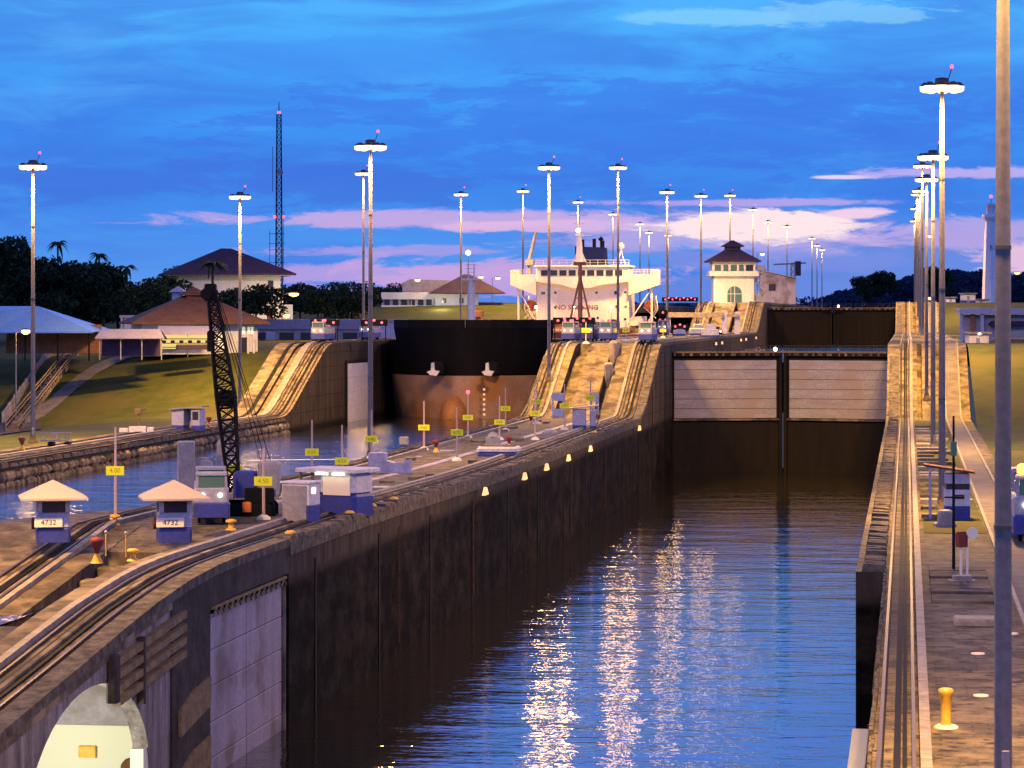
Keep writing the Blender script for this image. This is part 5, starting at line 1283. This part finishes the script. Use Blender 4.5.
def hut(px, py, d, wpx, hpx, label, m='cream_paint', base='blue_paint', flat=True, depth=4, lamp=False):
    x, y = at(px, d); k = d / F; W = wpx * k / 2; H = hpx * k; z = zat(py, d)
    r = thing('hut', label, 'hut', (x, y, z), YAW)
    part(r, 'wall', [m, base], lambda b: (b.bbox(-W, W, 0, depth, H*.3, H, .05), b.bbox(-W, W, -.02, depth, -2.5, H*.3, .05, 1)))
    part(r, 'roof', 'concrete_pale', lambda b: b.bbox(-W - .4, W + .4, -.5, depth + .4, H, H + .3, .05))
    part(r, 'door', 'grey_paint', lambda b: b.box(-W*.3, W*.1, -.06, 0, H*.05, H*.75))
    if lamp: part(r, 'eave_lamp', 'white_glow', lambda b: b.bbox(-.2, .2, -.6, -.5, H - .1, H + .15, .02))
hut(979, 350, 440, 20, 16, 'small cream and lavender hut with an eave lamp at the top of the right slope', lamp=True, base='lavender_paint')
hut(969, 303, 760, 13, 9, 'small lit cream hut on the far upper slope on the right')
hut(951, 304, 755, 9, 6, 'tiny cream hut right behind the right wall masts')
hut(982, 304, 770, 14, 4, 'low pale block beside the lit hut on the far upper slope', base='grey_paint')
x, y = at(986, 470)
r = thing('storage_building', 'lavender open-fronted building beyond the top of the right grass slope', 'building', (x, y, L1 - .3), YAW)
k = 470 / F
part(r, 'wall', 'lavender_paint', lambda b: (b.box(-4.2, -3.7, 0, .5, 0, 5.6), b.box(-3.7, 8, 2.2, 2.6, 0, 4.6), b.box(-.9, -.3, 0, .5, 0, 4.7)))
part(r, 'roof', 'lavender_paint', lambda b: b.bbox(-4.2, 8.6, -.4, 4, 4.7, 5.6, .1)); part(r, 'chimney', 'brick', lambda b: b.bbox(-2.4, -1.7, .4, 1.2, 0, 5.0, .05))
part(r, 'lower_roof', 'purple_roof', lambda b: b.prism([(.6, 3.0), (1.2, 3.6), (8, 3.6), (8, 3.0)], -.6, 2.1, 'y')); part(r, 'ramp_wall', 'grey_paint', lambda b: b.prism([(1.0, 0), (7.5, 0), (7.5, 2.4), (3.5, 1.8)], -1.2, -.8, 'y'))
x, y = at(1008, 470); r = thing('low_wall', 'low pale wall along the top of the right grass slope', 'wall', (x, y - 22, L1 - .4), YAW)
part(r, 'wall_body', 'concrete_mid', lambda b: b.bbox(-3, 14, 0, .6, -.5, .9, .05)); part(r, 'cap', 'concrete_pale', lambda b: b.bbox(-3.1, 14.1, -.1, .7, .9, 1.05, .04))

# ------------------------------------------------------------------ buildings on the left
def bld(name, label, px, py, d, rz=0):
    x, y = at(px, d); return thing(name, label, 'building', (x, y, zat(py, d)), YAW + rz)
# brown hip-roofed building
d = 448; k = d / F
r = bld('hip_roof_building', 'white building with a broad orange brown hip roof and lit windows, left bank', 200, 351, d, R(14))
part(r, 'wall', 'plaster', lambda b: b.bbox(-9.0, 9.0, 0, 14, -.5, 4.3, .05))
part(r, 'roof', 'brown_roof', lambda b: b.hip(0, 7, 21.5, 18, 4.4, 8.6, 3.5, 0, .25))
part(r, 'cupola', 'brown_roof', lambda b: (b.bbox(-1.3, 1.3, 5.8, 8.2, 7.6, 8.8, .05), b.hip(0, 7, 4.2, 3.8, 8.8, 9.9, .4, 0, .15)))
for a, c, z0, z1, m in ((-4.2, -1.2, 2.6, 3.6, 'window_lit'), (1.2, 2.2, 2.4, 3.6, 'glass_green'), (2.8, 3.6, .3, 2.6, 'window_lit'), (6.0, 7.0, 2.6, 3.7, 'window_lit'), (7.4, 8.3, 2.6, 3.7, 'window_lit')):
    w_ = part(r, 'window', m, lambda b: b.box(a, c, -.08, -.02, z0, z1)); part(w_, 'frame', 'plaster', lambda b: (b.box((a+c)/2 - .05, (a+c)/2 + .05, -.12, -.085, z0, z1), b.box(a - .1, c + .1, -.13, -.02, z0 - .12, z0 - .01)))
for a in (5.9, 7.1, 8.0): part(r, 'column', 'white_paint', lambda b: b.box(a, a + .3, -1.6, -1.3, -.5, 2.5))
part(r, 'porch_roof', 'shed_roof', lambda b: b.prism([(-10.5, 2.35), (.5, 2.35), (.5, 2.5), (-10.5, 2.5)], -4.2, -.1, 'y'))
part(r, 'door', 'glass_dark', lambda b: b.box(6.3, 7.3, -.08, -.02, -.2, 2.1))
x, y = at(186, 436); z0_ = ground_z(x, y)
r = thing('market_stall', 'open shed full of yellow lit shelves beneath a lavender roof', 'shed', (x, y, zat(351, 436)), YAW + R(6))
part(r, 'roof', 'shed_roof', lambda b: b.prism([(-3, 2.5), (3, 3.7), (3, 3.9), (-3, 2.7)], -7.2, 5.2, 'x') if False else b.add([(-4.2,-1.4,2.5),(4.6,-1.4,2.5),(4.6,2.4,3.6),(-4.2,2.4,3.6),(-4.2,-1.4,2.65),(4.6,-1.4,2.65),(4.6,2.4,3.75),(-4.2,2.4,3.75)], [(0,3,2,1),(4,5,6,7),(0,1,5,4),(1,2,6,5),(2,3,7,6),(3,0,4,7)]))
part(r, 'lit_back_wall', 'warm_lit', lambda b: b.box(-4.0, 4.4, 2.3, 2.4, .3, 2.4))
part(r, 'shelf', 'timber', lambda b: [b.box(-4.0, 4.4, 1.2, 2.2, h, h + .12) for h in (.5, 1.1, 1.75)] + [b.bbox(-3.6 + i*1.3, -3.0 + i*1.3, 1.25, 1.8, 1.23, 1.6, .04) for i in range(6)])
for a in (-4.1, .2, 4.4): part(r, 'post', 'grey_paint', lambda b: b.box(a, a + .12, -1.2, -1.08, -.8, 2.5))
part(r, 'parked_cart', 'purple_roof', lambda b: (b.bbox(-1.5, 3.5, -2.0, -.6, .2, 1.0, .2),))
# low lavender shed
r = bld('open_shed', 'dark open shed with a pale lavender pitched roof at the top of the path', 135, 353, 430, R(4))
part(r, 'roof', 'shed_roof', lambda b: b.add([(-5.8,-1.5,2.1),(4.4,-1.5,2.1),(3.6,1.6,3.4),(-5.0,1.6,3.4),(-5.8,-1.5,2.25),(4.4,-1.5,2.25),(3.6,1.6,3.55),(-5.0,1.6,3.55),(-5.2,5,2.0),(4.6,5,2.0)], [(0,1,5,4),(4,5,6,7),(1,2,6,5),(3,0,4,7),(7,6,9,8),(0,3,2,1)]))
part(r, 'back_wall', 'grey_paint', lambda b: b.box(-5, 3.8, 3.5, 3.7, -.5, 2.2)); part(r, 'post', 'grey_paint', lambda b: [b.box(q, q+.15, -1.2, -1.05, -1, 2.1) for q in (-5.2, -2.1, 1, 3.9)])
part(r, 'side_wall', 'purple_roof', lambda b: b.box(-4.9, 3.7, .4, .55, -.5, 2.1))
# blue metal roof hall
r = bld('metal_roof_hall', 'big open hall with a pale blue sloping metal roof at the far left', 40, 347, 440, R(-6))
def f(b):
    A = [(-14, 0, 6.1), (-.6, 0, 6.25), (9.6, -2.6, 2.6), (-6.2, -6.0, 2.6), (-14, -6, 4.6)]
    b.add(A + [(x, y, z - .2) for x, y, z in A], [(4, 3, 2, 1, 0), (5, 6, 7, 8, 9)] + [(i, (i+1) % 5, (i+1) % 5 + 5, i + 5) for i in range(5)])
part(r, 'roof', 'blue_roof', lambda b: b.add([(-14,-6,4.4),(-5.6,-6,2.35),(9.8,-6,2.35),(-.6,1,6.2),(-14,1,6.2),(-14,8,2.4),(9.8,8,2.4),(-14,-6,4.2),(-5.6,-6,2.15),(9.8,-6,2.15)], [(0,1,3,4),(1,2,3),(4,3,6,5),(3,2,6),(7,8,1,0),(8,9,2,1)]))
part(r, 'wall', 'brick', lambda b: (b.box(-14, -5.8, -4, -3.8, -1, 3.9), b.box(-5.8, 9.0, 2, 2.2, -1, 3.4)))
for q in (-13, -9, -5.9, -1, 4, 8.8): part(r, 'post', 'black_steel', lambda b: b.box(q, q + .2, -5.2, -5, -2, 2.3 if q > -6 else 3.5))
part(r, 'low_wall', 'lavender_paint', lambda b: b.box(-14, -5.8, -4.4, -4.2, -2, -.2))
# big purple roof
r = bld('large_hall', 'large pale building with a broad dark purple hip roof behind the brown roof', 229, 312, 580, R(10))
part(r, 'wall', 'plaster', lambda b: b.bbox(-10.8, 10.3, 0, 15, -9, 7.2, .05)); part(r, 'roof', 'purple_roof', lambda b: b.hip(0, 7.5, 26.5, 20, 7.7, 12.9, 2, 0, .35)); part(r, 'fascia', 'white_paint', lambda b: b.box(-12.9, 12.9, -2.3, -2.1, 7.25, 7.5))
for a, z in ((-5, 3.4), (1, 3.4), (5.2, 1.2), (6.7, 3.2), (7.8, 4.8)): part(r, 'window', 'glass_dark', lambda b: b.box(a, a + 1.1, -.08, -.02, z, z + 1.5))
part(r, 'door', 'red_paint', lambda b: b.box(7.6, 8.8, -.09, -.02, -1.5, .8))
ld = bpy.data.lights.new('yard_light', 'POINT'); ld.energy = 2500; ld.color = (1, .75, .35); ld.shadow_soft_size = .4
lo = bpy.data.objects.new('yard_light', ld); col.objects.link(lo); lo.parent = r; lo.location = (9.5, -9, 2)
part(r, 'annex', 'plaster', lambda b: b.bbox(10.35, 13, 2, 10, -9, 1.5, .05))
# small pale buildings
r = bld('small_house', 'small flat-roofed pale blue house at the edge of the dark trees', 142, 335, 470, R(5))
part(r, 'wall', 'plaster', lambda b: b.bbox(-3.0, 4.5, 0, 6, -1, 2.8, .05)); part(r, 'roof', 'lavender_paint', lambda b: b.bbox(-3.6, 5.2, -.6, 6.5, 2.8, 3.2, .05)); part(r, 'window', 'glass_dark', lambda b: b.box(-1.6, -.2, -.08, -.02, 0, 2.2)); part(r, 'porch_post', 'plaster', lambda b: b.box(-3.4, -3.1, -.5, -.2, -1, 2.8))
r = bld('roof_lantern', 'tiny white lantern house with a pointed roof between brown roof and trees', 178, 300, 520, 0)
part(r, 'wall', 'plaster', lambda b: b.bbox(-1.0, 1.0, -1, 1, -7, 1.4, .1)); part(r, 'roof', 'lavender_paint', lambda b: b.hip(0, 0, 3.0, 3.0, 1.5, 2.5, 0, 0, .12))
r = bld('long_shed', 'long low lavender roofed shed behind the left bank locomotives', 325, 346, 520, R(2))
part(r, 'roof', 'shed_roof', lambda b: b.bbox(-13.5, 15, 0, 6, 3.0, 4.8, .1)); part(r, 'wall', 'grey_paint', lambda b: b.box(-13, 14.5, .6, 5, -1, 3.0))
for q in range(7): part(r, 'bay', 'glass_dark', lambda b: b.box(-12 + q*3.8, -9.4 + q*3.8, .5, .58, .2, 2.4))
part(r, 'door', 'lavender_paint', lambda b: b.box(-10.6, -8.9, .4, .48, -.5, 2.6))
r = bld('long_white_building', 'long white two-storey building with a window band left of the ship bridge', 425, 313, 760, R(2))
part(r, 'wall', 'plaster', lambda b: (b.bbox(-11.5, 14, 0, 8, -6, 2.0, .05), b.bbox(-11.5, 2.6, 0, 8, 3.6, 5.4, .05), b.bbox(2.6, 14, 0, 8, 2.0, 5.0, .05), b.box(-11.3, 2.6, 1.5, 8, 2.0, 3.6)))
for q in range(6): part(r, 'window', 'glass_dark', lambda b: b.box(-10.6 + q*2.2, -9.2 + q*2.2, 1.2, 1.45, 2.05, 3.55))
for q in (4.5, 9.0): part(r, 'window', 'glass_dark', lambda b: b.box(q, q + 1.1, -.08, -.02, 2.6, 3.9))
part(r, 'roof', 'purple_roof', lambda b: b.hip(11, 4, 20, 12, 5.3, 10.2, 1.5, 0, .25)); part(r, 'balcony', 'concrete_pale', lambda b: b.bbox(-11, 13, -1.4, 0, -.2, .8, .05))
part(r, 'rear_hall', 'grey_paint', lambda b: b.prism([(-6, 0), (8, 0), (8, 8.6), (-4, 9.0), (-6, 8.0)], 10, 16, 'y'))
ld = bpy.data.lights.new('yard_light', 'POINT'); ld.energy = 2600; ld.color = (1, .8, .5); ld.shadow_soft_size = .4
lo = bpy.data.objects.new('yard_light', ld); col.objects.link(lo); lo.parent = r; lo.location = (4, -9, 3)
r = bld('pale_wall', 'long pale lavender parapet wall just left of the ship bow', 405, 328, 500, 0)
part(r, 'wall_body', 'lavender_paint', lambda b: b.bbox(-6, 5.5, 0, .6, -3, .9, .05)); part(r, 'cap', 'concrete_pale', lambda b: b.bbox(-6.1, 5.6, -.1, .7, .9, 1.1, .04))

# radio tower
x, y = at(279, 900)
r = thing('radio_tower', 'tall thin lattice radio tower with red lights against the sky', 'radio tower', (x, y, L2 - 1), R(20))
part(r, 'lattice', 'black_steel', lambda b: lattice(b, (0, 0, 0), (0, 0, 60), 1.05, .65, 34, .075))
part(r, 'antenna', 'black_steel', lambda b: (b.cyl((0,0,60), (0,0,64), .2, .1, 5), [b.tube([(-3.2, 0, z), (1.8, 0, z + .1)], .10, 4) for z in (10, 12, 14, 18, 20, 23)] + [b.cyl((-2.9, 0, 9), (-2.9, 0, 24), .09, .09, 4), b.cyl((1.4, 0, 8), (1.4, 0, 30), .09, .09, 4), b.cyl((-2.0, 0, 36), (-2.0, 0, 50), .1, .1, 4)]))
part(r, 'dish', 'grey_paint', lambda b: b.cyl((.2, -1.4, 42), (.2, -1.8, 42), .9, .9, 12))
for q, z in ((-1.3, 27.8), (1.3, 27.8), (0, 60.2)): part(r, 'red_lamp', 'red_glow', lambda b: b.lathe([(.1, z), (.5, z + .2), (.5, z + .7), (.1, z + .9)], (q, 0, 0), 8))

# ------------------------------------------------------------------ path, stairs and fence on the left slope
def ground_strip(pts, off, name, m, kind='structure'):
    b = MB(); vs = []
    for (ax, ay), (bx, by) in pts:
        p = hit(ax, ay); q = hit(bx, by)
        vs += [(p[0], p[1], ground_z(p[0], p[1]) + off), (q[0], q[1], ground_z(q[0], q[1]) + off)]
    b.add(vs, [(2*i, 2*i+1, 2*i+3, 2*i+2) for i in range(len(pts) - 1)], 0, False)
    o = b.build(name, m); o['kind'] = kind; return o
def lerp2(a, b, t): return (a[0]+(b[0]-a[0])*t, a[1]+(b[1]-a[1])*t)
def dense(L, n=4):
    out_ = []
    for (a, b_), (c, d_) in zip(L, L[1:]):
        for i in range(n): out_.append((lerp2(a, c, i/n), lerp2(b_, d_, i/n)))
    return out_ + [L[-1]]
path_px = [((8, 424), (34, 424)), ((28, 416), (46, 416)), ((46, 403), (62, 403)), ((62, 389), (78, 389)), ((78, 376), (95, 376)), ((94, 366), (112, 366)), ((110, 359), (130, 358.5)), ((118, 356.5), (150, 356))]
ground_strip(dense(path_px), .12, 'path', 'path')
ground_strip(dense([((-20, 426), (-14, 438)), ((20, 424), (20, 433)), ((40, 424), (42, 430))]), .16, 'path', 'asphalt')
a = hit(12, 432); c = hit(80, 348)
st = thing('staircase', 'outdoor staircase with yellow handrails climbing beside the path at far left', 'stairs', (a[0], a[1], a[2]))
dv = Vector((c[0] - a[0], c[1] - a[1], c[2] - a[2] + .3)); side = Vector((dv.y, -dv.x, 0)).normalized()
def f(b):
    n = 44
    for i in range(n):
        p = dv * (i / n); q = dv * ((i + 1) / n)
        v = [p - side*.7, p + side*.7, q + side*.7, q - side*.7]; h = q.z
        b.add([(u.x, u.y, h - .5) for u in v] + [(u.x, u.y, h + .15) for u in v], [(0,3,2,1),(4,5,6,7),(0,1,5,4),(1,2,6,5),(2,3,7,6),(3,0,4,7)])
part(st, 'steps', 'concrete_mid', f)
for s in (-.75, .75):
    def f(b):
        for h in (.75, 1.3): b.tube([side*s + Vector((0,0,h)), dv + side*s + Vector((0,0,h))], .09, 6)
        for i in range(15): p = dv*(i/14) + side*s; b.cyl(p, p + Vector((0,0,1.3)), .06, .06, 5)
    part(st, 'handrail', 'timber', f)
a = hit(2, 428); c = hit(52, 356); e1 = hit(100, 352)
fn = thing('panel_fence', 'pale lavender panel fence left of the yellow stairs', 'fence', (a[0], a[1], a[2]))
pts = [Vector((0,0,0)), Vector((c[0]-a[0], c[1]-a[1], c[2]-a[2])), Vector((e1[0]-a[0], e1[1]-a[1], e1[2]-a[2]))]
def f(b):
    for p, q in zip(pts, pts[1:]):
        n = 18
        for i in range(n):
            u, v = p.lerp(q, (i+.06)/n), p.lerp(q, (i+.94)/n); t = (q-p).cross(Vector((0,0,1))).normalized()*.05
            b.add([u-t, v-t, v+t, u+t] + [w_ + Vector((0,0,2.1)) for w_ in (u-t, v-t, v+t, u+t)], [(0,3,2,1),(4,5,6,7),(0,1,5,4),(1,2,6,5),(2,3,7,6),(3,0,4,7)])
part(fn, 'panel', 'lavender_panel', f)
for p, q in zip(pts, pts[1:]):
    for i in range(0, 18, 2): part(fn, 'post', 'grey_paint', lambda b: b.cyl(p.lerp(q, i/18), p.lerp(q, i/18) + Vector((0,0,2.4)), .09, .09, 6))

# ------------------------------------------------------------------ trees
def leaf_cloud(b, lobes, n, size, rnd):
    for _ in range(n):
        c, rad = rnd.choice(lobes)
        while True:
            v = Vector((rnd.uniform(-1,1), rnd.uniform(-1,1), rnd.uniform(-1,1)))
            if .25 < v.length < 1: break
        v = v.normalized() * (v.length ** .45) * rnd.uniform(.8, 1.12)
        p = Vector(c) + Vector((v.x*rad[0], v.y*rad[1], v.z*rad[2]))
        nrm = Vector((rnd.gauss(0,1), rnd.gauss(0,1), rnd.gauss(0,1) + .5)).normalized(); t = nrm.orthogonal().normalized(); q = nrm.cross(t)
        s1 = size * rnd.uniform(.5, 1.2); s2 = s1 * rnd.uniform(.4, .8)
        b.add([p - t*s1, p - q*s2, p + t*s1, p + q*s2 + nrm*s1*.2], [(0,1,2,3)])
def make_tree(seed, h, w_, flat=.7, n=2600, size=.5):
    rnd = random.Random(seed); r = thing('broadleaf_tree', '', 'tree')
    lobes = []
    def f(b):
        b.cyl((0,0,-1), (0,0,h*.45), h*.035, h*.022, 8)
        for i in range(14):
            t = i*2.4 + rnd.uniform(-.4,.4); rr = w_*.5*rnd.uniform(.25,.8); zz = h*rnd.uniform(.28,.82)
            e_ = Vector((rr*math.cos(t), rr*math.sin(t), zz)); m_ = Vector((e_.x*.35, e_.y*.35, h*.5))
            b.cyl((0,0,h*rnd.uniform(.3,.45)), m_, h*.018, h*.012, 6); b.cyl(m_, e_, h*.012, h*.004, 5)
            lr = w_*rnd.uniform(.16,.27); lobes.append((tuple(e_), (lr, lr, lr*flat)))
        lobes.append(((0,0,h*.82), (w_*.25, w_*.25, h*.16)))
    part(r, 'trunk', 'bark', f)
    part(r, 'crown', 'leaf', lambda b: leaf_cloud(b, lobes, n, size, rnd))
    return r
protos = [make_tree(1, 18, 17, .8, 5200, .62), make_tree(2, 15, 20, .7, 5200, .62), make_tree(3, 20, 14, 1.0, 4800, .62), make_tree(4, 9, 13, .7, 3400, .5)]
used = [False]*4
def tree(kx, px, pyb, d, sc, label, grp='trees behind the left bank buildings', rot=None):
    o = protos[kx] if not used[kx] else copy_tree(protos[kx]); used[kx] = True
    x, y = at(px, d); sc = sc * (.9 if px < 130 else 1); o.location = (x, y, zat(pyb, d)); o.scale = (sc, sc, sc * (random.uniform(.86, 1.06) if px < 130 else 1)); o.rotation_euler.z = random.uniform(0, 6.28)
    tag(o, label, 'tree', grp)
TD = [(2, -12, 340, 500, 1.0, 'dark tree cut off by the left frame edge'), (0, 10, 338, 510, .98, 'dark broad tree second from the left frame edge, behind the blue roof'), (2, 32, 338, 520, .85, 'dark tree behind the mast at far left'),
      (0, 50, 338, 500, 1.0, 'tall dark tree rising highest above the blue roof'), (1, 68, 338, 515, 1.05, 'wide dark tree behind the right half of the blue roof'), (2, 86, 336, 530, .85, 'dark tree just left of the drooping palm'), (0, 103, 334, 505, .75, 'dark tree behind the right end of the blue roof'),
      (1, 118, 334, 520, .70, 'lower dark tree behind the pale blue house'), (1, 150, 330, 545, .62, 'low dark tree between the pale house and the lantern house'), (0, 180, 318, 640, .66, 'rounded dark tree rising left of the big purple roof'), (3, 160, 322, 560, 1.0, 'dark low tree in front of the rounded tree'),
      (3, 256, 322, 520, .75, 'dark shrubby tree below the right side of the big purple roof'), (3, 236, 324, 518, .7, 'dark shrubby tree behind the brown roof ridge'), (3, 300, 318, 700, .95, 'small dark tree right of the radio tower foot'), (1, 335, 322, 720, .68, 'spreading dark tree left of the twin masts'),
      (1, 352, 322, 735, .70, 'spreading dark tree directly behind the twin masts'), (3, 318, 320, 690, .8, 'low dark tree between the radio tower and the spreading trees'), (1, 396, 312, 900, .62, 'umbrella shaped dark tree left of the long white building roof'), (3, 384, 314, 860, .9, 'low dark tree right of the twin masts')]
for t in TD: tree(*t)
def make_palm(seed, h):
    rnd = random.Random(seed); r = thing('palm_tree', '', 'tree')
    part(r, 'trunk', 'bark', lambda b: b.tube([(0,0,-1), (.3,0,h*.5), (.2,.1,h)], .22, 7))
    def f(b):
        for i in range(16):
            a = i*2.4; up = rnd.uniform(.1, 1.0); L = rnd.uniform(2.4, 3.2); prev = None
            for k in range(7):
                t = k/6; rr = L*t*math.cos(up*.6); z = h + L*(math.sin(up)*t*.9 - 1.0*t*t*(1.2 - up*.5)); wd = .34*math.sin(math.pi*min(1, t*.9 + .1))
                c = Vector((.2 + rr*math.cos(a), .1 + rr*math.sin(a), z)); sd = Vector((-math.sin(a), math.cos(a), 0))
                cur = (c - sd*wd - Vector((0,0,wd*.5)), c, c + sd*wd - Vector((0,0,wd*.5)))
                if prev: b.add(list(prev) + list(cur), [(0,1,4,3),(1,2,5,4)])
                prev = cur
    part(r, 'crown', 'leaf', f); return r
pp = make_palm(3, 19); first_p = True
for px, pyt, d, l in ((9, 239, 545, 'palm with its crown just above the trees at the left frame edge'), (57, 238, 545, 'palm crown standing out above the highest dark trees'), (100, 250, 545, 'palm crown on the right shoulder of the dark trees'), (127, 262, 520, 'drooping palm alone at the right end of the dark trees'), (214, 258, 540, 'dark palm in front of the big purple roof')):
    o = pp if first_p else copy_tree(pp); first_p = False
    x, y = at(px, d); o.location = (x, y, zat(pyt, d) - 20); o.rotation_euler.z = random.uniform(0, 6.28); o.scale = (1.2 if px == 214 else .85,)*2 + (1,); tag(o, l, 'tree', 'palms on the left bank')
# far wood on the ridge
def f():
    rnd = random.Random(77); b = MB()
    for i in range(400):
        px = rnd.uniform(818, 1130) if i < 290 else rnd.uniform(-200, 818); d = rnd.uniform(1850, 2500); x, y = at(px, d)
        top = (297 - 24*S((px - 820)/110, .3) + 2.5*math.sin(px*.05) + 2*math.sin(px*.17)) if px > 780 else 303
        z = zat(top, d); rr = rnd.uniform(5, 9)
        leaf_cloud(b, [((x, y, z - rr), (rr*1.3, rr*1.3, rr)), ((x, y, z - rr*2.6), (rr*1.6, rr*1.6, rr*1.6))], 260, 1.7, rnd)
    return b
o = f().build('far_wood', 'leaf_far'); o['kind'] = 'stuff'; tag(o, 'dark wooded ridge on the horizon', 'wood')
for px, d, h, l in ((862, 1760, .9, 'loose tree standing out at the left of the wooded ridge'), (881, 1770, 1.2, 'rounded taller tree on the wooded ridge'), (935, 1760, 1.35, 'broad tree on the ridge behind the right masts')):
    tree(2 if px == 862 else 0, px, 305, d, h, l, 'trees standing out on the ridge')
b = MB()
vs = []; xs = [at(p, 2600) for p in range(-700, 1900, 60)]
n = len(xs)
for (x, y) in xs: vs += [(x, y - 700, 26.0), (x, y, 36 + 6*mnoise.noise(Vector((x*.004, 0, 3)))), (x, y + 600, 26.0)]
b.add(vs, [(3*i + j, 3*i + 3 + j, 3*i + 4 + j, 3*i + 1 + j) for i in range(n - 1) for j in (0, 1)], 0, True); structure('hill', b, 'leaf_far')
